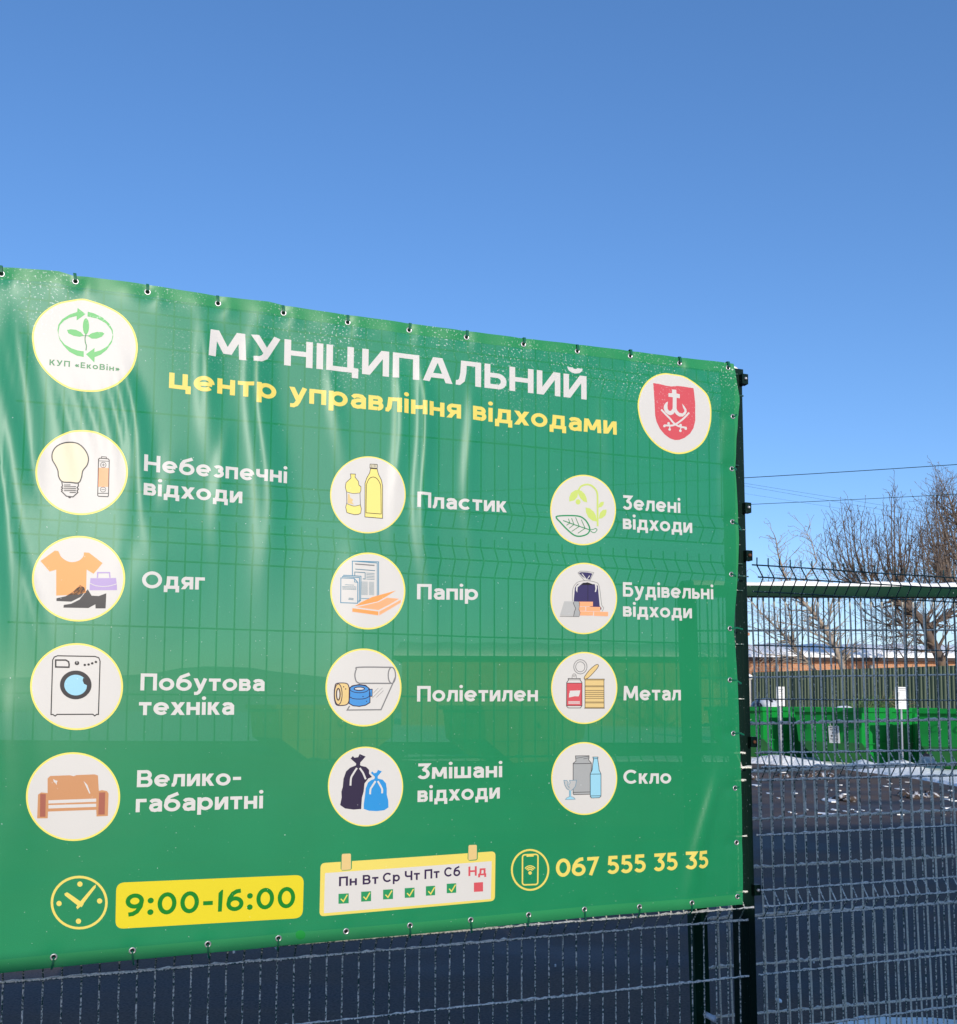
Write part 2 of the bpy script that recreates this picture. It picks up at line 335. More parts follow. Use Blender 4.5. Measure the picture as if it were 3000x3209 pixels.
# ------------------------------------------------------------------ lettering drawn with strokes (cap height 1, x-height .74)
W_ = .188; H_ = W_ / 2
def G_L(*P): return stroke(list(P), W_)
def G_S(x1, y1, x2, y2, wd=.19):
    wd *= 1.12
    return [[(x1 - wd / 2, y1), (x1 + wd / 2, y1), (x2 + wd / 2, y2), (x2 - wd / 2, y2)]]
def G_A(cx, cy, rx, ry, a0, a1): return stroke(ell(cx, cy, rx, ry, 24, a0, a1), W_, abs(a1 - a0) >= 360)
def G_D(x, y, r): return [ell(x, y, r, r, 16)]
b = H_; X = .74; xt = X - b
GL = {
 'П': (.80, lambda: G_L((b, 0), (b, 1 - b), (.8 - b, 1 - b), (.8 - b, 0))), 'Н': (.8, lambda: G_L((b, 0), (b, 1)) + G_L((.8 - b, 0), (.8 - b, 1)) + G_L((b, .5), (.8 - b, .5))),
 'І': (.17, lambda: G_L((b, 0), (b, 1))), 'И': (.8, lambda: G_L((b, 0), (b, 1)) + G_L((.8 - b, 0), (.8 - b, 1)) + G_S(.12, 0, .68, 1, .2)),
 'Й': (.8, lambda: GL['И'][1]() + G_A(.4, 1.3, .17, .14, 180, 360)), 'М': (1.02, lambda: G_S(.1, 0, .14, 1, .17) + G_S(.92, 0, .88, 1, .17) + G_S(.16, 1, .51, .15, .2) + G_S(.86, 1, .51, .15, .2)),
 'У': (.82, lambda: G_S(.11, 1, .44, .34, .2) + G_L((.73, 1.0), (.46, .36), (.38, .18), (.27, .09), (.08, .085))), 'Ц': (.93, lambda: G_L((b, 1), (b, b), (.93 - b, b), (.93 - b, -.2)) + G_L((.7, 1), (.7, b))),
 'А': (.92, lambda: G_S(.1, 0, .42, 1) + G_S(.82, 0, .50, 1) + G_L((.2, .27), (.72, .27))), 'Л': (.8, lambda: G_L((.0, b), (.09, .09), (.19, .2), (.235, .5), (.25, 1 - b), (.8 - b, 1 - b), (.8 - b, 0))),
 'Ь': (.7, lambda: G_L((b, 1), (b, b), (.42, b)) + G_A(.42, .32, .2, .235, -90, 90) + G_L((.42, .555), (b, .555))), 'К': (.74, lambda: G_L((b, 0), (b, 1)) + G_S(.2, .42, .62, 1, .22) + G_S(.32, .58, .65, 0, .21)),
 'Е': (.64, lambda: G_L((.62, 1 - b), (b, 1 - b), (b, b), (.64, b)) + G_L((b, .5), (.57, .5))), 'В': (.74, lambda: G_L((.42, 1 - b), (b, 1 - b), (b, b), (.45, b)) + G_A(.42, .71, .2, .205, -90, 90) + G_L((b, .505), (.45, .505)) + G_A(.45, .295, .21, .21, -90, 90)),
 'О': (1.0, lambda: G_A(.5, .5, .5 - b, .5 - b, 0, 360)), 'Б': (.72, lambda: G_L((.64, 1 - b), (b, 1 - b), (b, b), (.42, b)) + G_A(.42, .33, .215, .245, -90, 90) + G_L((.42, .575), (b, .575))),
 'З': (.7, lambda: G_L((.06, 1 - b), (.6, 1 - b), (.32, .54)) + G_A(.33, .33, .26, .245, 96, -150)), 'С': (.92, lambda: G_A(.5, .5, .5 - b, .5 - b, 42, 318)),
 'Ч': (.76, lambda: G_L((b, 1), (b, .62), (.13, .49), (.25, .43), (.65, .43)) + G_L((.76 - b, 0), (.76 - b, 1))), 'Р': (.7, lambda: G_L((b, 0), (b, 1 - b), (.4, 1 - b)) + G_A(.4, .665, .215, .25, -90, 90) + G_L((.4, .415), (b, .415))),
 'а': (.64, lambda: G_L((.1, .54), (.19, .63), (.32, X - b), (.46, .62), (.545, .52), (.64 - b, .4), (.64 - b, 0)) + G_L((.56, .42), (.3, .41), (.15, .34), (.12, .22), (.18, .11), (.3, .075), (.44, .11), (.56, .22))),
 'б': (.76, lambda: G_A(.38, .34, .3, .26, 0, 360) + G_L((.085, .36), (.12, .62), (.24, .81), (.44, .9), (.66, 1.0))), 'в': (.6, lambda: G_L((.34, xt), (b, xt), (b, b), (.36, b)) + G_A(.34, .52, .15, .135, -90, 90) + G_L((b, .385), (.38, .385)) + G_A(.37, .235, .15, .15, -90, 90)),
 'г': (.5, lambda: G_L((b, 0), (b, xt), (.5, xt))), 'д': (.78, lambda: G_L((b, -.2), (b, b), (.78 - b, b), (.78 - b, -.2)) + G_L((.17, b), (.22, .3), (.235, xt), (.62, xt), (.62, b))),
 'е': (.76, lambda: G_A(.38, .37, .38 - b, .37 - b, -2, 318) + G_L((b, .355), (.76 - b, .355))), 'з': (.56, lambda: G_A(.27, .53, .18, .125, 150, -90) + G_A(.28, .24, .2, .16, 90, -150)), 'и': (.66, lambda: G_L((b, 0), (b, X)) + G_L((.66 - b, 0), (.66 - b, X)) + G_S(.13, 0.02, .53, .72)),
 'і': (.2, lambda: G_L((.1, 0), (.1, X)) + G_D(.1, .97, .108)), 'к': (.6, lambda: G_L((b, 0), (b, X)) + G_S(.2, .3, .48, X, .21) + G_S(.26, .43, .51, 0, .2)), 'л': (.66, lambda: G_L((0, b), (.08, .09), (.15, .2), (.18, .45), (.195, xt), (.66 - b, xt), (.66 - b, 0))),
 'м': (.84, lambda: G_S(.09, 0, .12, X, .165) + G_S(.75, 0, .72, X, .165) + G_S(.14, X, .42, .13, .18) + G_S(.7, X, .42, .13, .18)), 'н': (.66, lambda: G_L((b, 0), (b, X)) + G_L((.66 - b, 0), (.66 - b, X)) + G_L((b, .37), (.66 - b, .37))),
 'о': (.76, lambda: G_A(.38, .37, .38 - b, .37 - b, 0, 360)), 'п': (.66, lambda: G_L((b, 0), (b, xt), (.66 - b, xt), (.66 - b, 0))), 'р': (.76, lambda: G_L((b, -.25), (b, X)) + G_A(.39, .37, .37 - b, .37 - b, 0, 360)), 'с': (.7, lambda: G_A(.38, .37, .38 - b, .37 - b, 46, 314)),
 'т': (.6, lambda: G_L((0, xt), (.6, xt)) + G_L((.3, 0), (.3, xt))), 'у': (.68, lambda: G_S(.1, X, .36, .09, .185) + G_L((.6, X), (.34, .03), (.27, -.1), (.17, -.165), (.04, -.165))), 'х': (.66, lambda: G_S(.1, 0, .56, X, .21) + G_S(.56, 0, .1, X, .21)),
 'ц': (.78, lambda: G_L((b, X), (b, b), (.78 - b, b), (.78 - b, -.19)) + G_L((.57, X), (.57, b))), 'ч': (.62, lambda: G_L((b, X), (b, .45), (.13, .355), (.23, .31), (.52, .31)) + G_L((.62 - b, 0), (.62 - b, X))), 'ш': (.95, lambda: G_L((b, X), (b, b), (.95 - b, b), (.95 - b, X)) + G_L((.475, X), (.475, b))),
 'ь': (.58, lambda: G_L((b, X), (b, b), (.34, b)) + G_A(.34, .24, .16, .155, -90, 90) + G_L((.34, .395), (b, .395))), 'я': (.62, lambda: G_L((.62 - b, 0), (.62 - b, xt), (.27, xt)) + G_A(.27, .49, .17, .165, 90, 270) + G_L((.27, .325), (.62 - b, .325)) + G_S(.1, 0, .32, .33, .2)),
 '0': (.8, lambda: G_A(.4, .5, .4 - b, .5 - b, 0, 360)), '1': (.26, lambda: [[(.05, 0), (.22, 0), (.26, 1.0), (.2, 1.0), (.06, .86)]]), '3': (.66, lambda: G_L((.05, 1 - b), (.57, 1 - b), (.30, .54)) + G_A(.31, .33, .25, .245, 96, -150)),
 '5': (.68, lambda: G_L((.6, 1 - b), (.19, 1 - b), (.16, .50)) + G_A(.33, .33, .26, .245, 128, -148)), '6': (.74, lambda: G_A(.37, .33, .285, .245, 0, 360) + G_L((.088, .34), (.13, .58), (.27, .8), (.44, .9), (.62, .92))), '7': (.64, lambda: G_L((.02, 1 - b), (.55, 1 - b), (.2, 0))),
 '9': (.74, lambda: [[(.74 - p[0], 1 - p[1]) for p in q] for q in GL['6'][1]()]), ':': (.26, lambda: G_D(.13, .14, .13) + G_D(.13, .66, .13)), '-': (.46, lambda: G_L((.02, .42), (.44, .42))), '«': (.56, lambda: G_L((.26, .56), (.08, .34), (.26, .12)) + G_L((.5, .56), (.32, .34), (.5, .12))),
 '»': (.56, lambda: G_L((.06, .56), (.24, .34), (.06, .12)) + G_L((.3, .56), (.48, .34), (.3, .12))), ' ': (.3, lambda: []), 'V': (.82, lambda: G_S(.1, 1, .41, 0) + G_S(.72, 1, .41, 0)), 'g': (.74, lambda: G_A(.36, .37, .28, .28, 0, 360) + G_L((.66, X), (.66, -.1), (.5, -.2), (.15, -.2))),
 't': (.46, lambda: G_L((.2, .95), (.2, .12), (.42, b)) + G_L((0, xt), (.44, xt))), 'v': (.64, lambda: G_S(.1, X, .32, 0) + G_S(.54, X, .32, 0)), 'w': (.95, lambda: G_S(.09, X, .28, 0, .17) + G_S(.47, X, .28, 0, .17) + G_S(.47, X, .67, 0, .17) + G_S(.86, X, .67, 0, .17)),
 's': (.54, lambda: G_L((.48, .58), (.38, .65), (.2, .65), (.11, .53), (.2, .42), (.36, .34), (.45, .22), (.36, .1), (.2, .08), (.06, .16)))}
for a_, c_ in (('e', 'е'), ('a', 'а'), ('i', 'і')): GL[a_] = GL[c_]
_gc = {}
def glyph(c):
    if c not in _gc: _gc[c] = union(GL[c][1](), 1e-5)
    return _gc[c]
def layout(text, gap=.10):
    out, x = [], 0
    for c in text:
        out.append((x, glyph(c))); x += GL[c][0] + gap
    return out, x - gap
class Flat:
    """printed shapes on a flat plate: origin, right, up"""
    def __init__(s, o, r, u, n): s.o, s.r, s.u, s.n = o, r, u, n; s.V, s.F, s.M, s.mats = [], [], [], []
    def raw(s, polys, m, layer=1):
        if m not in s.mats: s.mats.append(m)
        for t in union(polys):
            b0 = len(s.V); s.V += [s.o + s.r * p[0] + s.u * p[1] + s.n * (layer * .002) for p in t]; s.F.append(tuple(range(b0, b0 + len(t)))); s.M.append(s.mats.index(m))
        return s
    def text(s, t, x0, x1, y, h, m):
        lay, W0 = layout(t); s.raw([[(x0 + (x + p[0]) / W0 * (x1 - x0), y + p[1] * h) for p in tri] for x, gl in lay for tri in gl], m); return s
    def build(s, name, parent): return obj(name, s.V, s.F, s.mats, parent, s.M)

# ------------------------------------------------------------------ ground
def gz(x, y):
    t = min(max((y - 11) / 14, 0), 1); s = t * t * (3 - 2 * t); t2 = min(max((y - 25) / 30, 0), 1)
    return .08 * s + .45 * t2
def asphalt():
    m = bpy.data.materials.new('wet_asphalt'); m.use_nodes = True; N = m.node_tree.nodes; L = m.node_tree.links; p = N['Principled BSDF']
    ge = N.new('ShaderNodeNewGeometry')
    def noise(sc, det, sx=1., sy=1.):
        mp = N.new('ShaderNodeMapping'); mp.inputs['Scale'].default_value = (sx, sy, 1); mp.inputs['Rotation'].default_value = (0, 0, .25); L.new(ge.outputs['Position'], mp.inputs[0])
        n = N.new('ShaderNodeTexNoise'); n.inputs['Scale'].default_value = sc; n.inputs['Detail'].default_value = det; L.new(mp.outputs[0], n.inputs['Vector']); return n.outputs[0]
    brown_mix = N.new('ShaderNodeMapRange'); brown_mix.inputs[1].default_value = .36; brown_mix.inputs[2].default_value = .58; L.new(noise(.55, 6, 1, 1.4), brown_mix.inputs[0])  # noise mask that mixes brown into the dark base
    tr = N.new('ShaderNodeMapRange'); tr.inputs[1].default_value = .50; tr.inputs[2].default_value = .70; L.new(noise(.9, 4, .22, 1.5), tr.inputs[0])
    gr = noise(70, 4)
    a = N.new('ShaderNodeMix'); a.data_type = 'RGBA'; a.inputs[6].default_value = (.032, .030, .036, 1); a.inputs[7].default_value = (.145, .10, .078, 1); L.new(brown_mix.outputs[0], a.inputs[0])
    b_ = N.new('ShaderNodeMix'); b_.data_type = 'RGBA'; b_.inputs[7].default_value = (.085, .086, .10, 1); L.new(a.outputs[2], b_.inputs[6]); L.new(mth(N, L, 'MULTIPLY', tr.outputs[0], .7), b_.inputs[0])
    sp_ = N.new('ShaderNodeMapRange'); sp_.inputs[1].default_value = .71; sp_.inputs[2].default_value = .76; L.new(noise(22, 3), sp_.inputs[0])
    sy = N.new('ShaderNodeSeparateXYZ'); L.new(ge.outputs['Position'], sy.inputs[0])
    far = N.new('ShaderNodeMapRange'); far.inputs[1].default_value = 7; far.inputs[2].default_value = 17; far.inputs[3].default_value = .12; L.new(sy.outputs[1], far.inputs[0])
    c = N.new('ShaderNodeMix'); c.data_type = 'RGBA'; c.inputs[7].default_value = (.5, .52, .58, 1); L.new(b_.outputs[2], c.inputs[6]); L.new(mth(N, L, 'MULTIPLY', sp_.outputs[0], far.outputs[0]), c.inputs[0])
    d = N.new('ShaderNodeMix'); d.data_type = 'RGBA'; d.blend_type = 'MULTIPLY'; d.inputs[0].default_value = .8; L.new(c.outputs[2], d.inputs[6])
    q = N.new('ShaderNodeMapRange'); q.inputs[1].default_value = .3; q.inputs[2].default_value = .7; q.inputs[3].default_value = .55; q.inputs[4].default_value = 1.35; L.new(gr, q.inputs[0]); L.new(q.outputs[0], d.inputs[7])
    L.new(d.outputs[2], p.inputs['Base Color'])
    ro = N.new('ShaderNodeMapRange'); ro.inputs[3].default_value = .55; ro.inputs[4].default_value = .9; L.new(brown_mix.outputs[0], ro.inputs[0]); L.new(ro.outputs[0], p.inputs['Roughness'])
    p.inputs['Specular IOR Level'].default_value = .22
    bu = N.new('ShaderNodeBump'); bu.inputs['Strength'].default_value = .5; bu.inputs['Distance'].default_value = .01; L.new(gr, bu.inputs['Height']); L.new(bu.outputs[0], p.inputs['Normal'])
    return m
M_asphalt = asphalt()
M_snow = mat('snow', (.95, .93, .89, 1), .6, .3, noise=(3, (.84, .83, .80, 1), .4, .75), bump=(9, .6, .05))
ys = [-60, -20, -8, -3, 0, 2, 4, 6, 8, 10, 11, 12, 13, 14, 15, 16, 17, 18, 19, 20, 21, 22, 23, 24, 25, 27, 30, 34, 38, 42, 48, 55, 70, 100, 160, 300, 600]
xs = [-500, -200, -80, -30, -12, -4, 0, 4, 8, 12, 16, 22, 30, 60, 150, 500]
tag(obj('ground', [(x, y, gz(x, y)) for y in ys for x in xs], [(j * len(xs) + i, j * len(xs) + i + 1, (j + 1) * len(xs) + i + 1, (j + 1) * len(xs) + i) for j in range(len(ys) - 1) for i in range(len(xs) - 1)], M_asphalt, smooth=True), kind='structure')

V, F = [], []; rg = random.Random(17); n_ = 120
for i in range(n_ + 1):
    x = -260 + 560 * i / n_; hh = 6.0 + 1.1 * math.sin(i * .31) + .7 * math.sin(i * .83 + 1) + rg.uniform(-.35, .35); V += [(x, 148, 0), (x, 152, hh * .6), (x, 160, hh), (x, 190, hh + 1)]
for i in range(n_):
    for k in range(3): F.append((i * 4 + k, i * 4 + 4 + k, i * 4 + 5 + k, i * 4 + 1 + k))
tag(obj('hills', V, F, mat('wooded_hill', (.26, .27, .30, 1), .95, .1, noise=(.4, (.34, .35, .38, 1), .4, .65)), smooth=True), kind='structure')  # distance haze put into the colour: pale blue-grey, low contrast
def hf(name, x0, x1, y0, y1, nx, ny, fn, m):
    V, F = [], []
    for j in range(ny + 1):
        for i in range(nx + 1):
            x, y = x0 + (x1 - x0) * i / nx, y0 + (y1 - y0) * j / ny; V.append((x, y, gz(x, y) + fn(x, y)))
    for j in range(ny):
        for i in range(nx):
            q = [j * (nx + 1) + i, j * (nx + 1) + i + 1, (j + 1) * (nx + 1) + i + 1, (j + 1) * (nx + 1) + i]
            if max(fn(V[k][0], V[k][1]) for k in q) > -.02: F.append(tuple(q))
    return obj(name, V, F, m, smooth=True)
_r = random.Random(3); SN = [(_r.uniform(.8, 5), _r.uniform(.8, 5), _r.uniform(0, 6), _r.uniform(.5, 1)) for _ in range(9)]
def sn(x, y): return sum(a * math.sin(kx * x + 1.7 * math.sin(ky * y * .6 + f)) * math.cos(ky * y - f) for kx, ky, f, a in SN) / 6
FRONT = [(2250, 2386), (2347, 2389), (2476, 2397), (2613, 2404), (2700, 2415), (2780, 2424), (2855, 2433), (2930, 2447), (3000, 2463), (3150, 2490), (3400, 2530)]
FW = []
for q in FRONT:
    d = ray(*q); k = (.1 - 1.5) / d.z; P_ = EYE + d * k; FW.append((P_.x, P_.y))
def fy(x):
    if x <= FW[0][0]: return FW[0][1]
    for (xa, ya), (xb, yb) in zip(FW, FW[1:]):
        if xb > xa and xa <= x <= xb: return ya + (yb - ya) * (x - xa) / (xb - xa)
    return FW[-1][1]
def bank(x, y):
    e = y - fy(x) - .25 * sn(x * 1.3, y * .2)
    if e < 0: return -.05 + .2 * max(e, -1)
    h = .045 * min(e / .35, 1) + .025 * sn(x * 1.5, y * 1.5) * min(e, 1)
    h += .24 * math.exp(-((x - 9.5) ** 2 / .16 + (y - 21.6) ** 2 / .5)) + .20 * math.exp(-((x - 8.85) ** 2 / .06 + (y - 22.2) ** 2 / .3)) + .27 * math.exp(-((x - 7.0) ** 2 / 1.3 + (y - 24.2) ** 2 / .4)) + .10 * math.exp(-((x - 8.1) ** 2 / .2 + (y - 23.3) ** 2 / .3)) + .10 * math.exp(-((x - 10.6) ** 2 / .5 + (y - 20.6) ** 2 / .3))
    return h
tag(hf('snow_bank', -2, 26, 6, 27, 170, 130, bank, M_snow), kind='structure')
tag(hf('snow_patch', 1.2, 3.2, 3.9, 5.05, 50, 36, lambda x, y: .14 * math.exp(-((x - 2.05) ** 2 / .22 + (y - 4.35) ** 2 / .14)) - .035 + .012 * sn(x * 5, y * 5), M_snow), kind='structure')
tag(hf('snow_field', -60, 120, 33.5, 140, 60, 40, lambda x, y: .06 + .05 * sn(x * .3, y * .3), M_snow), kind='structure')
# thin crusts of snow left on the asphalt
rg = random.Random(11); mb = MB()
def crust(cx, cy, rx, ry):
    n = rg.randint(6, 11); z0 = gz(cx, cy); P = []
    for i in range(n):
        a = 2 * math.pi * i / n; k = rg.uniform(.55, 1.1); P.append(Vector((cx + rx * k * math.cos(a), cy + ry * k * math.sin(a), z0 + .004)))
    mb.prism(P, (0, 0, rg.uniform(.006, .016)))
for px, py, wpx in [(2368, 2459, 30), (2412, 2482, 22), (2490, 2481, 20), (2475, 2536, 10), (2492, 2540, 14), (2528, 2528, 16), (2572, 2538, 26), (2592, 2541, 40), (2615, 2529, 22), (2648, 2533, 16), (2671, 2528, 10), (2754, 2530, 20), (2600, 2502, 60), (2900, 2532, 20), (2440, 2495, 10), (2340, 2500, 16), (2685, 2535, 10), (2704, 2530, 12), (2820, 2470, 24), (2775, 2462, 14), (2970, 2500, 20), (2850, 2478, 12), (2920, 2484, 16), (2440, 3101, 22), (2380, 2418, 40), (2450, 2422, 26)]:
    d = ray(px, py); P_ = EYE + d * ((.06 - 1.5) / d.z); r_ = wpx / 3000 * P_.y / 2; crust(P_.x, P_.y, r_, r_ * 2.2)
for _ in range(50):
    y = rg.uniform(13.5, 19.5); x = (.27 + .3 * math.sqrt(rg.random())) * y; r_ = rg.uniform(.008, .035); crust(x, y, r_ * rg.uniform(.6, 2.6), r_ * 1.6)
for _ in range(16):
    y = rg.uniform(4.7, 9); x = rg.uniform(-.5 * y, .5 * y); r_ = rg.uniform(.003, .010); crust(x, y, r_, r_ * 1.4)
tag(mb.build('snow_crusts', M_snow), kind='stuff')
# frozen clods and leaf litter on the yard
M_clod = mat('frozen_dirt', (.07, .05, .04, 1), .9, .2, noise=(14, (.5, .5, .52, 1), .5, .62), bump=(40, .8, .02))
for i, (px, py, wpx, lab) in enumerate([(2553, 2431, 100, 'long ridge of frozen snowy leaf litter on the yard in front of the left skip'), (2462, 2430, 26, 'pale snowy clod left of the leaf litter ridge'), (2630, 2496, 26, 'dark round clod alone on the wet asphalt'), (2885, 2488, 96, 'heap of frosty twigs and dirt at the right in front of the snow'), (2362, 2438, 18, 'small pale clod beside the fence post, nearest the banner')]):
    d = ray(px, py); P_ = EYE + d * ((.08 - 1.5) / d.z); r_ = wpx / 3000 * P_.y / 2; mb = MB(); rq = random.Random(i)
    for k in range(4 + int(wpx / 7)):
        s_ = rq.uniform(.03, .075); mb.blob((P_.x + rq.uniform(-1, 1) * r_, P_.y + rq.uniform(-.25, .25), gz(0, P_.y) + s_ * .4), (s_ * 1.4, s_ * 1.3, s_ * .8), rq.random() * 99, 0, 2, .4)
    tag(mb.build('frozen_clod', M_clod, smooth=True), lab, 'debris', 'frozen clods on the yard')

# ------------------------------------------------------------------ mesh fence panels and posts
M_wire = frosty('frosted_green_wire', (.018, .060, .050, 1), .43, .60, .16)
M_gwire = frosty('frosted_gate_wire', (.06, .115, .11, 1), .26, .46, .18, frostcol=(.92, .85, .70, 1), zr=(1.9, 2.5))
M_post = mat('dark_green_paint', (.002, .013, .009, 1), .4, .16, noise=(190, (.3, .36, .38, 1), .69, .74))
M_tube = mat('gate_green_paint', (.0015, .030, .015, 1), .5, .14, noise=(120, (.3, .36, .36, 1), .70, .77))
M_steel = mat('zinc_steel', (.42, .43, .44, 1), .4, .5, .8); M_rust = mat('rusty_bolt', (.25, .09, .035, 1), .75, .3, noise=(200, (.12, .05, .03, 1), .4, .6))
rq = random.Random(21)
def wob(a=.0012): return rq.uniform(-a, a)
def panel(name, t0, t1, rows, spikes, label, zmax):
    """rows: (z, fold) from top down; fold 1 = apex of a V fold standing towards the street"""
    tilt = .0125 if zmax == 3 else 0.; fp = lambda t, z, n=0.: FO + FD * t + FN * n + ZV * (z + tilt * t)
    root = empty(name, fp((t0 + t1) / 2, rows[-1][0]), label, 'fence panel', 'welded mesh fence panels'); mb = MB(); n = int(round((t1 - t0) / .05))
    ts = [t0 + .025 + .05 * i for i in range(n)]
    for t in ts:
        tt = t + wob(.0015); P = [fp(tt, rows[0][0] + spikes, 0)] + [fp(tt + wob(.0008), z + wob(.0008), .035 if f else 0.) for z, f in rows]; mb.tube(P, .0026, 5)
    for z, f in rows:
        m_ = 14; P = [fp(t0 + (t1 - t0) * i / m_, z + wob(.0012), (.035 if f else 0.) + .0048) for i in range(m_ + 1)]; mb.tube(P, .0028, 6)
    mb.build('wire_mesh', M_wire, root)
    fr = MB(); rf = random.Random(int(t0 * 100) + 7)                 # ridge of hoar frost lying on the lower horizontal wires
    for z, f in rows:
        if z > -.15: continue
        m_ = 150; zz = [max(0, rf.gauss(.0014, .0011)) for _ in range(m_ + 1)]
        P = [fp(t0 + (t1 - t0) * i / m_, z + .0028 + zz[i] * .6, (.035 if f else 0.) + .0048) for i in range(m_ + 1)]
        fr.tube(P, [.0005 + q for q in zz], 4)
    if fr.V: fr.build('hoar_frost', M_frost, root)
    return root
M_frost = mat('hoar_frost', (.92, .87, .78, 1), .7, .3, noise=(90, (.55, .55, .5, 1), .45, .6))
ROWS = [0, (.05), .1, .3, .5, .7, .75, .8, 1.0, 1.2, 1.25, 1.3, 1.5, 1.7, 1.9, 1.95, 2.0]
LOW = [(ZT - q, q in (.05, .75, 1.25, 1.95)) for q in ROWS]
UPR = [(1.255, 0), (1.21, 0), (1.16, 1), (1.105, 0), (.905, 0), (.705, 0), (.655, 1), (.605, 0)]
panel('mesh_fence', -2.48, -.02, LOW, .03, 'frosted mesh panel below the banner, mostly hidden by it', 2)
panel('mesh_fence', -2.48, -.03, UPR, .015, 'short mesh panel stacked on top, hidden behind the top of the banner', 3)
panel('mesh_fence', .022, 2.5, LOW, .03, 'frosted mesh panel right of the dark post, with open spikes along its top', 2)
def post(t0_, ztop, label, clamps, lean=0.):
    t = t0_; tz = lambda z: t0_ - lean * (z + .9) / (ztop + .9)
    root = empty('fence_post', fp(t, -1.5, -.03), label, 'fence post', 'dark green fence posts'); AX = (FD, FN, ZV); mb = MB()
    h = (ztop + 1.5) / 2; c = fp(t, ztop - h, -.031)
    bm = bmesh.new(); prof = [(-.03, -.026), (-.026, -.03), (.026, -.03), (.03, -.026), (.03, .026), (.026, .03), (.004, .03), (.002, .0285), (-.002, .0285), (-.004, .03), (-.026, .03), (-.03, .026)]
    P = [c + FD * x + FN * y - ZV * h for x, y in prof]; P = [p + FD * (tz(-1.5) - t0_) for p in P]; mb.prism(P, ZV * (2 * h) + FD * (tz(ztop) - tz(-1.5))); mb.build('shaft', M_post, root); bm.free()
    MB().box(fp(tz(ztop), ztop + .004, -.031), (.032, .032, .012), 0, AX).build('cap', M_post, root)
    MB().blob(fp(tz(ztop), ztop + .018, -.031), (.03, .03, .014), 4, 0, 3, .15).build('snow_cap', M_snow, root, True)
    for z, rust in clamps:
        cl = MB().box(fp(tz(z) + .027, z, .008), (.013, .012, .019), 0, AX).box(fp(tz(z) + .035, z, -.03), (.005, .036, .016), 0, AX).build('clamp', M_post, root)
        MB().blob(fp(tz(z) + .027, z, .0225), (.0068, .0068, .0068), 2, 0, 2, .0).build('bolt', M_rust if rust else M_steel, cl, True)
post(-.012, 1.262, 'tall dark green post at the right edge of the banner', [(1.235, 0), (.745, 0), (.565, 1), (-.125, 1), (-.66, 0)], .021)
post(-2.62, 1.1, 'tall dark green post at the far left end of the banner', [(1.235, 0), (-.66, 0)])
post(2.53, .66, 'dark green post at the far right end of the mesh fence', [(.5, 1), (-.66, 0)])

# ------------------------------------------------------------------ sliding gate behind the fence
GX, GY, GZ, GA, GT = .86777, 4.02142, .19444, .322659 * 0 + .19444, .022657
GX, GY, GZ0, GA, GT = .86776691, 4.02142249, .32265874, .19443722, .02265715
gd = Vector((math.cos(GA) * math.cos(GT), math.sin(GA) * math.cos(GT), math.sin(GT))); gu = Vector((-math.cos(GA) * math.sin(GT), -math.sin(GA) * math.sin(GT), math.cos(GT))); gn = gd.cross(gu)
GOR = Vector((GX, GY, 1.5 + GZ0))
def gpnt(t, h, n=0.): return GOR + gd * t + gu * h + gn * n
gate = empty('sliding_gate', gpnt(1.5, -1.72), 'dark green sliding gate leaf with frosted mesh, behind the fence', 'gate')
GL_ = 4.2; GAX = (gd, gn, gu)
MB().box(gpnt(GL_ / 2, .163, .035), (GL_ / 2 + .03, .03, .0225), 0, GAX).build('top_rail', M_tube, gate)
MB().box(gpnt(GL_ / 2, -1.80, .035), (GL_ / 2 + .03, .03, .03), 0, GAX).build('bottom_rail', M_tube, gate)
for t in (0, 2.1, GL_):
    MB().box(gpnt(t, -.816, .035), (.03 if t != 2.1 else .02, .03 if t != 2.1 else .0195, .953), 0, GAX).build('upright', M_tube, gate)
mb = MB(); tt = .055
while tt < GL_ - .02:
    P = [gpnt(tt + wob(.0012), .15 - 1.93 * i / 6) for i in range(7)]; mb.tube(P, [.0039 + rq.uniform(-.0004, .0004) for _ in P], 6); tt += .0515
for h in [-.2 * i for i in range(9)]:
    mb.tube([gpnt(.03 + (GL_ - .06) * i / 12, h + wob(.001), -.006) for i in range(13)], .0046, 6)
mb.build('wire_mesh', M_gwire, gate)
mb = MB(); rf = random.Random(31)
for h in [-.2 * i for i in range(2, 9)]:
    zz = [max(0, rf.gauss(.003, .002)) for _ in range(241)]
    mb.tube([gpnt(.03 + (GL_ - .06) * i / 240, h + .003 + zz[i] * .6, -.006) for i in range(241)], [.001 + q for q in zz], 5)
mb.build('hoar_frost', M_frost, gate)
mb = MB(); P0 = at(2192, 3168, 4.04); P1 = at(2242, 3196, 3.86)
mb.tube([P0 - (P1 - P0).normalized() * .004, P0, P1, P1 + (P1 - P0).normalized() * .004], [.008, .0115, .0115, .008], 12); mb.build('guide_rod', mat('white_nylon', (.68, .68, .74, 1), .5, .4, noise=(60, (.55, .55, .6, 1), .4, .6)), gate, True)
mb = MB(); NS = 90; rs = random.Random(8); prev = []
for i in range(NS + 1):
    t = -.02 + (GL_ + .03) * i / NS; hh = .022 + .004 * math.sin(i * .7) + rs.uniform(-.002, .002)
    for a in (180, 150, 120, 90, 60, 30, 0): mb.V.append(gpnt(t, .186 + max(0, hh * math.sin(R(a))), .035 - .031 * math.cos(R(a))))
for i in range(NS):
    for k in range(6): mb.F.append((i * 7 + k, i * 7 + k + 1, i * 7 + k + 8, i * 7 + k + 7)); mb.M.append(0)
tag(mb.build('snow_strip', M_snow, smooth=True), 'white strip of snow lying along the top rail of the gate', 'snow')

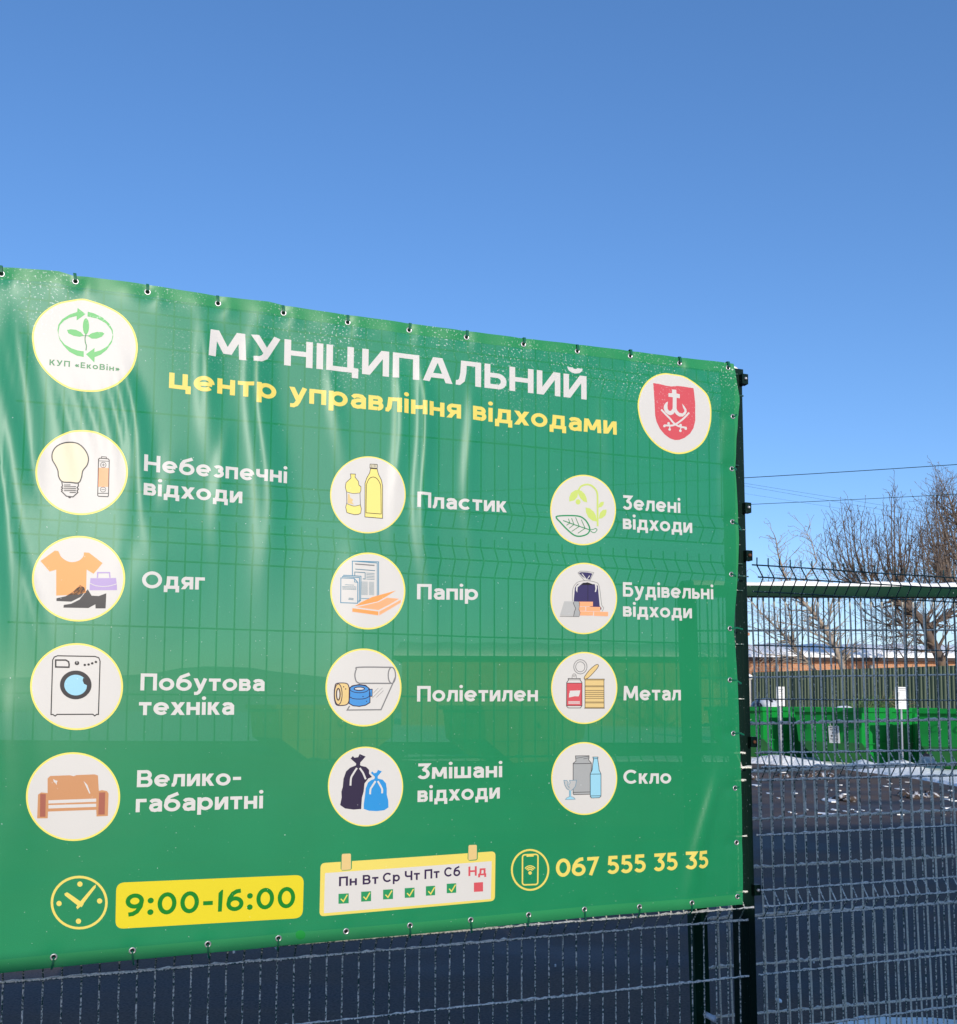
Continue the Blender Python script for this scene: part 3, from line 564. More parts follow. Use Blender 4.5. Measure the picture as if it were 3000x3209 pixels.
# ------------------------------------------------------------------ the banner
banner = empty('banner', fp(-1.5, -.75, GAP), 'large green mesh banner listing kinds of waste, tied to the fence', 'banner')
pr = Print((0, 0, 1)); pr.raw([[uvp(*q) for q in TOPE + RGTE + BOTE]], M_sheet, 0); pr.build('sheet', banner)
def inset(edge, dx, dy): return [(u + dx, v + dy) for u, v in edge]
te, re_, be = [uvp(*q) for q in TOPE], [uvp(*q) for q in RGTE], [uvp(*q) for q in BOTE]
pr = Print((0, 0, 1)); hw_ = .036; rk = .042
pr.raw([te[:-1] + [te[-1]] + inset(te, 0, -hw_)[::-1]], M_hem, 1)
rr_ = [te[-1]] + re_; rr2 = [(min(u, re_[0][0]) * .0 - .072 + (u + .03) * .15, v) for u, v in rr_]
pr.raw([[(u, min(v, te[-1][1] - .0365)) for u, v in rr_] + [(u, min(v, te[-1][1] - .0365)) for u, v in rr2][::-1]], M_hem, 1)
pr.raw([[(u - .0 if i else rr2[-1][0] - .0005, v) for i, (u, v) in enumerate([re_[-1]] + be)] + [(u if i else rr2[-1][0] - .0005, v + hw_) for i, (u, v) in enumerate([re_[-1]] + be)][::-1]], M_hem, 1)
pr.build('hem', banner)
def text(t, col, bl, br, cap, layer=2, parent=None, name='lettering', gap=.10, T=None):
    """bl, br: ends of the baseline, cap: cap height, all traced on the sheet"""
    if T: bl, br, cap = (T[0] + bl[0] / T[2], T[1] + bl[1] / T[2]), (T[0] + br[0] / T[2], T[1] + br[1] / T[2]), cap / T[2]
    A, B_ = uvp(*bl), uvp(*br); h = uvp(bl[0], bl[1] - cap)[1] - A[1]; h2 = h * 1.0
    lay, W0 = layout(t, gap); P = Print((0, 0, 1))
    for x, gl in lay + [(0, None)]:
        if not gl:
            P.build(name, parent or banner); P = Print((0, 0, 1)); continue
        P.raw([[(A[0] + (x + q[0]) / W0 * (B_[0] - A[0]), A[1] + (x + q[0]) / W0 * (B_[1] - A[1]) + q[1] * h) for q in tri] for tri in gl], col, layer)
text('МУНІЦИПАЛЬНИЙ', 'white', (652.8, 1115.5), (1839, 1252.5), 84, gap=.11)
text('центр управління відходами', 'yellow', (529.3, 1217.9), (1932.9, 1363.1), 66, gap=.10)
for t, bl, br, cap in [('Небезпечні', (451, 1479.3), (900.2, 1514), 52), ('відходи', (449.7, 1554.6), (759.5, 1577), 51), ('Одяг', (444.5, 1845.3), (641.2, 1848.7), 53), ('Побутова', (439.8, 2163.7), (829.5, 2165.7), 53), ('техніка', (434.6, 2241.2), (733.7, 2240), 55),
                       ('Велико-', (428.8, 2466.9), (756.6, 2461), 53), ('габаритні', (425.1, 2545.5), (824.6, 2533.7), 56), ('Пластик', (1306.3, 1589.9), (1587.3, 1605.8), 48), ('Папір', (1306.7, 1878.1), (1498.2, 1881), 48), ('Поліетилен', (1306.7, 2198.7), (1687.5, 2197.8), 49),
                       ('Змішані', (1306.9, 2441.7), (1575.2, 2435.8), 49), ('відходи', (1308.2, 2513.5), (1567.4, 2502.5), 48), ('Зелені', (1950.1, 1596.7), (2133.7, 1607.6), 45), ('відходи', (1951.3, 1658), (2171.2, 1670.1), 44), ('Будівельні', (1950.9, 1869.8), (2238.4, 1877.9), 45),
                       ('відходи', (1950.9, 1932.3), (2169.6, 1937.7), 43), ('Метал', (1951.8, 2194.9), (2132.9, 2194.9), 45), ('Скло', (1952.2, 2456.1), (2101.2, 2455.2), 44)]:
    text(t, 'white', bl, br, cap)
text('067 555 35 35', 'yellow', (425, 766), (1460, 697), 126, T=(1550, 2400, 2.18706), gap=.08)
# eyelets
for i, (u, v) in enumerate(eyt + eyr + eyb):
    mb = MB(); n = 16; c = [0] * n; base = GAP + dpl(u, v) + .0006
    for k in range(n):
        a = 2 * math.pi * k / n
        for r_, o_ in ((.0100, 0), (.0092, .0014), (.0072, .0017), (.0056, .0004)): mb.V.append(fp(u + r_ * math.cos(a), v + r_ * math.sin(a), base + o_))
    for k in range(n):
        k2 = (k + 1) % n
        for q in range(3): mb.F.append((k * 4 + q, k2 * 4 + q, k2 * 4 + q + 1, k * 4 + q + 1)); mb.M.append(0)
    mb.F.append(tuple(k * 4 + 3 for k in range(n))); mb.M.append(1)
    mb.build('eyelet', [M_steel, VC.setdefault('hole', mat('eyelet_hole', (.008, .012, .01, 1), .9, .1))], banner, True)
# round pictograms
def icon(T, cx, cy, rx, ry, pts=None, rw=.04):
    P = Print(T)
    if pts:
        o = catmull(pts, True, 5); c = (sum(p[0] for p in pts) / len(pts), sum(p[1] for p in pts) / len(pts)); k = 1 - rw
        P.poly(o, 'ring', 1); P.poly([(c[0] + (p[0] - c[0]) * k, c[1] + (p[1] - c[1]) * k) for p in o], 'white', 2)
    else: P.poly(ell(cx, cy, rx, ry, 72), 'ring', 1); P.poly(ell(cx, cy, rx * (1 - rw), ry * (1 - rw), 72), 'white', 2)
    return P.build('pictogram_disc', banner)
# company emblem
T = (90, 930, 5.3114)
d = icon(T, 0, 0, 0, 0, [(900, 45), (1080, 90), (1300, 170), (1530, 300), (1700, 480), (1790, 680), (1815, 900), (1760, 1150), (1650, 1330), (1480, 1480), (1250, 1575), (1000, 1595), (800, 1570), (620, 1510), (430, 1390), (240, 1200), (110, 980), (60, 750), (60, 600), (100, 450), (190, 310), (330, 190), (500, 105), (700, 65)], .035)
p = Print(T)
p.poly([(815, 195), (950, 300), (800, 405), (800, 330), (690, 355), (590, 405), (520, 480), (500, 560), (497, 640), (480, 560), (495, 470), (560, 380), (680, 305), (810, 260)], 'lgreen')
p.poly([(985, 260), (1090, 290), (1230, 360), (1340, 460), (1400, 570), (1408, 680), (1385, 780), (1300, 900), (1200, 980), (1100, 1020), (1095, 1110), (955, 968), (1100, 865), (1095, 935), (1200, 905), (1310, 840), (1380, 740), (1398, 650), (1375, 570), (1290, 460), (1150, 380), (980, 340)], 'lgreen')
p.poly([(918, 920), (918, 1015), (800, 990), (680, 925), (580, 820), (515, 720), (490, 620), (530, 715), (600, 800), (720, 870), (820, 905)], 'lgreen')
p.poly(ell(955, 505, 52, 135), 'lgreen'); p.poly([(640, 560), (700, 548), (790, 560), (870, 600), (920, 660), (850, 678), (750, 660), (660, 615)], 'lgreen'); p.poly([(980, 665), (1050, 620), (1140, 598), (1230, 605), (1262, 630), (1220, 680), (1130, 712), (1050, 710)], 'lgreen')
p.line(catmull([(900, 660), (990, 662)], False, 2), 10, 'tgreen'); p.line(catmull([(955, 630), (940, 700), (945, 770), (962, 830), (955, 905)], False), 18, 'tgreen'); p.build('emblem', d)
text('КУП «ЕкоВін»', 'tgreen', (345, 1142), (1510, 1262), 98, 3, d, 'lettering', .2, T)
# city crest
T = (2000, 1160, 7.364)
d = icon(T, 0, 0, 0, 0, [(640, 62), (800, 82), (960, 105), (1100, 150), (1300, 270), (1500, 440), (1620, 590), (1690, 800), (1705, 1000), (1690, 1220), (1620, 1480), (1500, 1680), (1330, 1820), (1120, 1910), (900, 1930), (700, 1880), (500, 1780), (300, 1600), (140, 1370), (50, 1150), (5, 920), (0, 760), (30, 600), (90, 430), (200, 270), (330, 160), (480, 90)], .035)
p = Print(T)
p.poly([(358, 292), (500, 312), (640, 350), (780, 370), (920, 358), (1050, 372), (1290, 410), (1310, 560), (1330, 760), (1332, 1160), (1290, 1330), (1210, 1460), (1080, 1560), (960, 1605), (860, 1610), (740, 1570), (620, 1480), (510, 1350), (430, 1180), (400, 1040), (385, 700)], 'red')
p.poly([(790, 440), (890, 448), (895, 535), (972, 548), (972, 645), (897, 632), (897, 880), (915, 930), (960, 980), (1030, 995), (1075, 960), (1080, 920), (1045, 850), (1025, 765), (1080, 830), (1125, 900), (1130, 960), (1100, 1020), (1040, 1065), (960, 1065), (890, 1020), (852, 965), (820, 1010), (760, 1035), (700, 1020), (630, 960), (597, 880), (605, 810), (650, 745), (697, 720), (685, 800), (690, 890), (720, 935), (770, 935), (805, 880), (810, 620), (710, 608), (708, 525), (790, 528)], 'white', 4)
for S in ([(540, 905), (640, 1010), (740, 1110), (850, 1235), (980, 1300), (1130, 1325)], [(1185, 975), (1100, 1070), (1000, 1160), (880, 1240), (780, 1275), (610, 1270)]): p.line(catmull(S, False, 4), 42, 'white', 4)
for a in ([(985, 1260), (1000, 1320), (975, 1400)], [(715, 1215), (740, 1290), (735, 1370)]): p.line(a, 24, 'white', 4)
for cx_, cy_ in ((990, 1265), (1110, 1345), (985, 1395), (710, 1225), (735, 1365), (615, 1285)): p.disc(cx_, cy_, 30, 30, 'white', 4)
p.build('city_crest', d)
# light bulb and battery
T = (100, 1340, 5.809); d = icon(T, 908, 827, 840, 772); p = Print(T)
bulb = catmull([(700, 280), (850, 310), (970, 420), (1030, 560), (1010, 690), (930, 800), (905, 920), (850, 1015), (700, 1005), (555, 990), (490, 900), (475, 790), (430, 690), (375, 590), (375, 470), (440, 360), (560, 295)])
p.poly(bulb, 'cream'); p.line(bulb, 22, 'ink', 4, True)
p.line([(545, 990), (560, 1070), (540, 1090), (565, 1110), (540, 1130), (555, 1150), (540, 1165), (630, 1255), (750, 1270), (840, 1190), (825, 1160), (850, 1130), (825, 1105), (850, 1070), (845, 1015)], 20, 'ink')
for x0, x1, y in ((585, 705, 1052), (585, 805, 1085), (585, 805, 1120), (585, 805, 1155), (690, 805, 1188)): p.line([(x0, y), (x1, y)], 16, 'ink')
p.disc(690, 1276, 26, 18, 'ink'); p.build('light_bulb_picture', d)
p = Print(T); p.poly([(1215, 745), (1398, 750), (1392, 1092), (1210, 1090)], 'lorange')
p.line([(1215, 590), (1240, 572), (1390, 585), (1410, 610), (1395, 1255), (1385, 1270), (1215, 1262), (1200, 1245)], 16, 'ink', 4, True); p.line([(1215, 620), (1408, 630)], 10, 'ink'); p.line([(1205, 1208), (1395, 1210)], 12, 'ink'); p.line([(1268, 575), (1270, 545), (1358, 552), (1358, 582)], 12, 'ink')
p.ring(1302, 695, 50, 48, 9, 'ink'); p.line([(1272, 695), (1332, 695)], 9, 'ink'); p.line([(1302, 667), (1302, 725)], 9, 'ink'); p.ring(1298, 1140, 50, 45, 9, 'ink'); p.line([(1268, 1142), (1330, 1142)], 9, 'ink'); p.build('battery_picture', d)
# clothes
T = (0, 1600, 2.32375); d = icon(T, 573, 498, 339, 311)
p = Print(T); p.poly([(295, 368), (400, 293), (425, 296), (440, 325), (480, 360), (530, 375), (580, 365), (608, 335), (612, 307), (650, 310), (748, 386), (682, 463), (632, 432), (628, 600), (560, 615), (410, 620), (410, 432), (362, 445)], 'orange')
p.line(catmull([(433, 297), (450, 335), (490, 365), (530, 373), (575, 362), (603, 335), (607, 307)], False), 9, 'white'); p.build('t_shirt_picture', d)
p = Print(T); p.poly([(412, 660), (412, 640), (480, 625), (530, 595), (585, 545), (615, 562), (622, 590), (590, 630), (520, 665)], 'ink'); p.poly([(463, 708), (465, 688), (520, 680), (580, 650), (640, 575), (668, 622), (720, 625), (775, 605), (770, 715), (697, 715), (695, 685), (645, 712)], 'ink'); p.build('shoes_picture', d)
p = Print(T); p.poly([(660, 495), (845, 495), (852, 540), (853, 583), (653, 583), (655, 540)], 'violet'); p.line([(710, 493), (713, 455), (798, 455), (802, 493)], 10, 'violet'); p.line(catmull([(657, 532), (700, 550), (760, 556), (810, 550), (852, 537)], False), 5, 'white', 5); p.build('bag_picture', d)
# washing machine
T = (100, 2000, 5.809); d = icon(T, 815, 883, 845, 790); p = Print(T)
p.line([(350, 1390), (380, 400), (410, 345), (470, 322), (1150, 335), (1220, 360), (1243, 420), (1213, 1388), (1180, 1388), (1145, 1415), (1110, 1385), (460, 1388), (425, 1418), (385, 1390)], 20, 'ink', 4, True)
p.line([(435, 400), (620, 400), (670, 430), (680, 480), (675, 530), (435, 525)], 28, 'ink', 4, True); p.disc(822, 455, 42, 38, 'ink', 4); p.line([(822, 420), (822, 460)], 12, 'white', 5)
for x_, y_ in ((965, 489), (1034, 481), (1100, 460), (1167, 435)): p.disc(x_, y_, 24, 21, 'ink', 4)
p.poly(ell(800, 852, 288, 262), 'ink', 4); p.poly([q for q in ell(800, 855, 208, 188, 60, 20, 322)] + [(940, 720), (925, 770), (950, 830), (1005, 860)], 'blue', 5); p.build('washing_machine_picture', d)
# sofa
T = (0, 2300, 2.1875); d = icon(T, 502, 430, 322, 304); p = Print(T)
p.poly([(327, 405), (327, 305), (345, 288), (480, 283), (505, 290), (525, 282), (650, 277), (672, 285), (678, 390), (700, 385), (735, 392), (745, 410), (740, 562), (662, 566), (660, 520), (330, 532), (328, 578), (256, 578), (262, 415), (285, 400)], 'brown')
p.poly([(277, 410), (315, 412), (312, 567), (275, 567)], 'dbrown', 4); p.poly([(680, 402), (722, 400), (718, 552), (674, 553)], 'dbrown', 4); p.poly([(333, 455), (660, 443), (660, 465), (333, 477)], 'white', 4); p.poly([(333, 488), (660, 478), (660, 500), (333, 511)], 'white', 4)
p.poly([(365, 308), (380, 318), (397, 322), (390, 332), (390, 350), (380, 335), (370, 330)], 'white', 4); p.poly([(573, 322), (600, 350), (620, 408), (612, 408), (590, 360)], 'white', 4); p.build('sofa_picture', d)
# plastic bottles
T = (1030, 1420, 4.256); d = icon(T, 526, 555, 502, 514, rw=.03)
p = Print(T); o = [(293, 275), (360, 278), (355, 320), (400, 375), (405, 425), (433, 445), (432, 500), (420, 530), (425, 690), (438, 740), (430, 800), (400, 815), (350, 820), (290, 805), (245, 790), (230, 720), (245, 660), (243, 520), (225, 450), (235, 390), (300, 330)]
p.poly(o, 'bottle'); p.poly([(243, 512), (330, 535), (425, 527), (425, 690), (350, 705), (243, 672)], 'white', 4); p.poly([(258, 540), (280, 545), (290, 590), (330, 620), (315, 650), (340, 685), (255, 668)], 'tan', 5); p.line(o, 7, 'ink', 5, True); p.line(catmull([(243, 515), (330, 537), (425, 528)], False), 6, 'ink', 5); p.line(catmull([(243, 672), (340, 705), (425, 688)], False), 6, 'ink', 5); p.build('bitten_bottle_picture', d)
p = Print(T); o = [(560, 205), (648, 210), (665, 280), (705, 360), (720, 440), (720, 870), (485, 850), (487, 400), (510, 330), (550, 260)]
p.poly(o, 'bottle'); p.line(o, 8, 'ink', 5, True); p.line(catmull([(505, 420), (540, 345), (590, 318), (645, 340), (688, 410), (698, 480)], False) + [(702, 812), (500, 795)], 8, 'ink', 5, True); p.poly([(555, 145), (650, 150), (648, 203), (553, 195)], 'cream', 4); p.line([(555, 145), (650, 150), (648, 203), (553, 195)], 8, 'ink', 5, True)
for x_ in (575, 593, 611, 630): p.line([(x_, 155), (x_, 190)], 6, 'ink', 5)
p.build('bottle_picture', d)
# paper
T = (1020, 1720, 7.15); d = icon(T, 952, 945, 838, 862)
p = Print(T); p.line([(603, 600), (603, 275), (1190, 292), (1190, 1040)], 18, 'teal'); p.line([(603, 275), (1160, 318), (1160, 1050)], 16, 'teal'); p.line([(800, 1115), (980, 1120)], 14, 'teal'); p.line([(665, 340), (1100, 372)], 26, 'grey'); p.line([(668, 455), (1110, 490)], 16, 'dteal'); p.line([(655, 600), (657, 520), (888, 535), (888, 680), (835, 672)], 16, 'dteal')
for i in range(5): p.line([(915, 543 + 34 * i), (1100, 553 + 34 * i)], 10, 'dteal')
for i in range(13): p.line([(800, 742 + 23.5 * i), (945, 746 + 23.5 * i)], 7, 'dteal'); p.line([(975, 746 + 23.5 * i), (1090, 750 + 23.5 * i)], 7, 'dteal')
p.build('newspaper_picture', d)
p = Print(T); p.line([(413, 605), (413, 590), (795, 615), (785, 1165), (740, 1165)], 18, 'teal'); p.line([(385, 635), (387, 618), (762, 645), (755, 1190), (725, 1190)], 18, 'teal'); p.line([(350, 650), (640, 662), (725, 755), (720, 1220), (345, 1205)], 18, 'teal', 4, True); p.line([(650, 665), (650, 745), (725, 752)], 14, 'teal')
for y_, x0, x1 in ((803, 440, 640), (843, 380, 690), (872, 380, 690), (900, 380, 690), (1103, 520, 630), (1130, 515, 630)): p.line([(x0 + (x1 - x0) * i / 14, y_ + (5 if i % 2 else -5) + 12 * i / 14) for i in range(15)], 9, 'dteal')
p.build('documents_picture', d)
p = Print(T); p.poly([(650, 1290), (800, 1195), (1050, 1080), (1580, 935), (1380, 1060), (1170, 1180), (900, 1240)], 'orange'); p.poly([(690, 1308), (900, 1262), (1190, 1195), (1380, 1095), (1650, 1120), (1450, 1240), (1190, 1372)], 'lorange'); p.poly([(603, 1330), (1185, 1405), (1185, 1492), (600, 1410)], 'orange'); p.poly([(1205, 1405), (1440, 1280), (1690, 1140), (1688, 1205), (1430, 1360), (1205, 1490)], 'lorange'); p.build('pizza_box_picture', d)
# polyethylene
T = (1020, 2020, 7.15); d = icon(T, 855, 963, 848, 873)
p = Print(T); p.line(catmull([(1480, 510), (760, 508), (690, 560), (660, 690), (690, 820), (760, 868)], False, 4) + [(1490, 870)], 28, 'grey'); p.line(ell(1487, 690, 82, 180, 30), 26, 'grey', 4, True); p.line([(1560, 740), (1500, 890), (1245, 1460), (490, 1468), (545, 1375)], 28, 'grey')
for q in ([(1075, 1085), (1185, 975)], [(1045, 1200), (1280, 970)], [(1140, 1185), (1300, 1030)]): p.line(q, 9, 'grey')
p.build('film_roll_picture', d)
p = Print(T); o = catmull([(260, 870), (470, 870), (530, 960), (545, 1120), (520, 1290), (450, 1355), (270, 1360), (215, 1270), (200, 1110), (215, 950)]); p.poly(o, 'tan', 4); p.line(o, 20, 'navy', 5, True); p.line(ell(290, 1115, 85, 232), 18, 'navy', 5, True); p.line(ell(290, 1115, 40, 130), 24, 'navy', 6, True); p.poly(ell(290, 1115, 22, 100), 'white', 5); p.disc(410, 948, 14, 14, 'navy', 5); p.disc(455, 995, 14, 14, 'navy', 5)
o = [(535, 980), (600, 925), (750, 895), (900, 915), (985, 990), (1000, 1090), (998, 1300), (900, 1360), (760, 1385), (620, 1370), (530, 1320)]; p.poly(o, 'tblue', 4); p.line(o, 20, 'navy', 5, True); p.line(ell(760, 995, 210, 85), 15, 'navy', 5, True); p.line(ell(760, 990, 115, 38), 20, 'navy', 6, True); p.poly(ell(760, 990, 100, 24), 'white', 5); p.line(catmull([(530, 1160), (620, 1210), (780, 1222), (900, 1205), (990, 1160)], False), 16, 'navy', 5); p.poly([(990, 1010), (1045, 1005), (1045, 1155), (990, 1150)], 'tblue', 5); p.line([(990, 1005), (1048, 1000), (1045, 1160), (985, 1155)], 16, 'navy', 6, True); p.disc(842, 1165, 14, 12, 'navy', 5); p.disc(922, 1272, 12, 12, 'navy', 5); p.build('tape_rolls_picture', d)
# refuse bags
T = (1030, 2340, 4.256); d = icon(T, 493, 532, 500, 532, rw=.03)
p = Print(T); p.poly([(295, 160), (325, 125), (345, 148), (395, 140), (415, 98), (495, 132), (425, 210), (420, 245), (440, 258), (500, 270), (540, 310), (540, 360), (580, 405), (530, 425), (480, 490), (468, 600), (445, 680), (435, 832), (330, 840), (220, 825), (155, 780), (175, 680), (172, 600), (190, 540), (200, 430), (235, 330), (290, 280), (365, 250), (368, 225)], 'navy'); p.line(catmull([(378, 285), (330, 360), (300, 420), (292, 520)], False), 24, 'white'); p.line([(415, 285), (460, 350), (495, 435)], 24, 'white'); p.build('black_bag_picture', d)
p = Print(T); p.poly([(563, 350), (585, 330), (605, 355), (640, 345), (658, 310), (710, 330), (655, 395), (655, 425), (720, 440), (765, 490), (775, 560), (775, 640), (795, 720), (798, 810), (740, 848), (640, 860), (540, 855), (468, 830), (470, 760), (485, 650), (495, 560), (525, 480), (570, 445), (612, 430), (615, 400)], 'mblue'); p.line(catmull([(625, 460), (580, 530), (558, 570), (553, 635)], False), 24, 'white'); p.line(catmull([(655, 460), (695, 530), (713, 570), (712, 622)], False), 24, 'white'); p.build('blue_bag_picture', d)
# green waste
T = (1700, 1440, 6.627); d = icon(T, 844, 1050, 679, 732, rw=.035)
p = Print(T); p.line(catmull([(750, 640), (800, 560), (900, 522), (1000, 535), (1090, 610), (1135, 700), (1142, 820)], False) + [(1143, 1390)], 36, 'lime')
for o in ([(558, 875), (558, 780), (600, 690), (680, 640), (740, 632), (740, 700), (725, 780), (660, 850)], [(735, 632), (810, 650), (880, 720), (915, 800), (928, 895), (850, 870), (785, 800), (745, 720)], [(895, 998), (980, 1015), (1060, 1080), (1110, 1170), (1130, 1292), (1030, 1270), (950, 1200), (905, 1100)], [(1325, 1042), (1250, 1050), (1190, 1110), (1165, 1235), (1230, 1225), (1300, 1170), (1325, 1100)], [(1270, 878), (1210, 885), (1172, 930), (1160, 1000), (1220, 990), (1265, 940)]): p.poly(o, 'lime')
p.disc(740, 882, 50, 55, 'lime'); p.build('flower_picture', d)
p = Print(T); p.line(catmull([(290, 1210), (330, 1175), (560, 1165), (760, 1180), (870, 1240), (940, 1330), (980, 1440), (950, 1530), (860, 1580), (740, 1595), (640, 1560), (500, 1440), (380, 1310)], True), 28, 'green', 4, True); p.line([(430, 1268), (650, 1350), (985, 1465)], 18, 'green')
for q in ([(540, 1230), (570, 1320), (500, 1368)], [(605, 1220), (655, 1350), (555, 1430)], [(688, 1205), (765, 1390), (608, 1495)], [(805, 1250), (885, 1430), (735, 1533)]): p.line(q, 14, 'tgreen')
p.line(catmull([(990, 1460), (1050, 1455), (1100, 1435), (1130, 1465), (1090, 1515), (1050, 1520), (990, 1480)], True), 14, 'green', 4, True); p.build('leaf_picture', d)
# building waste
T = (1720, 1760, 8.45); d = icon(T, 924, 977, 872, 945, rw=.035)
p = Print(T); p.poly([(790, 300), (870, 280), (1030, 290), (1150, 320), (1080, 480), (1000, 470), (900, 410)], 'bag', 4); p.line([(770, 300), (830, 255), (1000, 258), (1185, 295), (1080, 510), (940, 505)], 12, 'grey', 4, True); p.poly([(860, 320), (890, 320), (1000, 470), (980, 475)], 'white', 5); p.poly([(1065, 370), (1085, 380), (1010, 480), (1000, 470)], 'white', 5)
p.poly([(720, 640), (820, 570), (1010, 555), (1200, 600), (1290, 640), (1340, 1180), (1385, 1230), (1380, 1280), (660, 1060), (690, 700)], 'bag', 4); p.poly([(730, 600), (1020, 550), (1200, 620), (800, 620)], 'ink', 5); p.poly([(930, 540), (760, 680), (750, 820), (715, 760), (720, 660), (820, 570)], 'white', 6); p.poly([(1050, 560), (1150, 600), (1210, 600), (1225, 720), (1210, 810), (1240, 805), (1270, 690), (1240, 580)], 'white', 6)
p.line(catmull([(625, 1050), (630, 760), (700, 600), (820, 525), (1020, 510), (1220, 545), (1310, 610), (1350, 800), (1390, 1140), (1440, 1230), (1400, 1320)], False), 12, 'grey'); p.line([(1030, 620), (1030, 1050)], 12, 'ink', 5); p.build('rubble_bag_picture', d)
p = Print(T)
for o in ([(800, 1062), (1160, 1065), (1160, 1185), (800, 1180)], [(805, 1195), (965, 1195), (965, 1305), (800, 1300)], [(985, 1195), (1355, 1205), (1350, 1320), (985, 1305)], [(820, 1315), (1170, 1325), (1165, 1430), (825, 1425)], [(1190, 1325), (1558, 1335), (1558, 1450), (1190, 1435)]): p.poly(o, 'lorange', 5)
p.poly([(410, 1050), (640, 1055), (645, 1110), (680, 1190), (700, 1240), (640, 1445), (300, 1425)], 'lgrey', 5); p.poly([(655, 1055), (800, 1062), (815, 1100), (795, 1270), (830, 1360), (800, 1450), (655, 1450), (715, 1240), (680, 1160), (650, 1110)], 'mgrey', 5); p.line([(295, 1450), (800, 1458)], 12, 'grey', 6); p.line([(655, 1070), (650, 1110), (690, 1200), (710, 1240), (680, 1320), (655, 1450)], 12, 'ink', 6); p.line([(800, 1070), (815, 1110), (795, 1270), (830, 1360), (800, 1455)], 8, 'ink', 6); p.build('bricks_picture', d)
# metal
T = (1720, 2040, 8.45); d = icon(T, 938, 981, 862, 953, rw=.035)
p = Print(T); p.poly([(480, 855), (880, 855), (880, 1450), (478, 1450)], 'red', 3); p.line([(520, 740), (530, 765), (480, 840), (478, 1460), (520, 1510), (840, 1510), (880, 1455), (880, 840), (830, 765), (835, 730), (520, 730)], 16, 'ink', 4, True); p.line([(480, 850), (880, 850)], 14, 'ink'); p.line([(480, 1452), (880, 1452)], 14, 'ink'); p.line([(520, 765), (835, 765)], 12, 'ink'); p.poly([(560, 1055), (835, 1045), (820, 1130), (795, 1205), (690, 1200), (540, 1235), (545, 1125), (560, 1110)], 'white', 4)
for y_ in (1340, 1368, 1395): p.line([(525, y_), (825, y_)], 16, 'white')
p.line(catmull([(622, 730), (625, 660), (650, 615), (680, 605), (715, 625), (732, 670), (732, 730)], False), 12, 'grey'); p.ring(678, 662, 28, 22, 10, 'grey'); p.build('drink_can_picture', d)
p = Print(T); p.poly([(955, 745), (1460, 745), (1450, 1520), (958, 1520)], 'tan', 3); p.line([(950, 745), (1460, 745), (1450, 790), (1455, 1490), (1460, 1520), (950, 1520), (960, 1490), (958, 790)], 14, 'ink', 4, True)
for y_ in (770, 925, 950, 1047, 1097, 1150, 1203, 1255, 1352, 1378, 1495): p.line([(960, y_), (1450, y_)], 12, 'ink')
o = catmull([(935, 730), (960, 660), (1080, 500), (1220, 380), (1295, 360), (1300, 420), (1220, 530), (1080, 680), (990, 740)]); p.poly(o, 'tan', 3); p.line(o, 14, 'ink', 4, True); p.build('tin_can_picture', d)
p = Print(T); p.line([(837 + (170 + (8 if i % 2 else -4)) * math.cos(R(i * 6)), 420 + (185 + (8 if i % 2 else -4)) * math.sin(R(i * 6))) for i in range(60)], 14, 'grey', 4, True); p.ring(835, 420, 120, 132, 16, 'grey'); p.build('bottle_cap_picture', d)
# glass
T = (1720, 2320, 8.2818); d = icon(T, 922, 994, 842, 946, rw=.035)
p = Print(T); o = [(700, 405), (1045, 402), (1045, 460), (1035, 510), (1105, 590), (1100, 1400), (660, 1415), (640, 1390), (640, 600), (710, 540), (705, 460)]; p.poly(o, 'mgrey', 3); p.line(o, 14, 'ink', 4, True); p.line([(640, 610), (1105, 600)], 14, 'ink'); p.line([(640, 1355), (1075, 1342)], 14, 'ink'); p.line([(705, 470), (1040, 415)], 10, 'ink'); p.line([(900, 485), (1040, 455)], 10, 'ink'); p.build('jar_picture', d)
p = Print(T); o = [(1140, 435), (1270, 435), (1265, 500), (1295, 700), (1300, 770), (1348, 870), (1350, 1450), (1310, 1490), (1110, 1498), (1078, 1460), (1075, 870), (1125, 770), (1135, 640), (1160, 500)]; p.poly(o, 'blue', 5); p.line(o, 14, 'ink', 6, True); p.line([(1075, 880), (1350, 875)], 14, 'ink', 6); p.line([(1078, 1445), (1350, 1440)], 14, 'ink', 6); p.line([(1145, 482), (1268, 470)], 12, 'ink', 6); p.build('glass_bottle_picture', d)
p = Print(T); p.poly([(405, 1045), (478, 1045), (515, 1110), (480, 1150), (555, 1275), (535, 1300), (475, 1262), (430, 1180)], 'lgrey', 5); p.poly([(550, 1045), (722, 1042), (690, 1200), (600, 1310), (560, 1280), (520, 1160), (568, 1110)], 'lgrey', 5); p.poly([(545, 1300), (580, 1300), (585, 1465), (685, 1530), (440, 1540), (545, 1465)], 'blue', 5)
p.line([(545, 1300), (480, 1262), (430, 1170), (400, 1042), (480, 1042), (520, 1110), (485, 1150), (545, 1240)], 11, 'teal', 6); p.line([(515, 1160), (565, 1110), (545, 1042), (725, 1038), (700, 1190), (640, 1275), (580, 1310)], 11, 'teal', 6); p.line([(545, 1305), (548, 1465), (480, 1490), (440, 1540), (690, 1532), (650, 1480), (582, 1465), (580, 1310)], 11, 'teal', 6); p.build('broken_glass_picture', d)
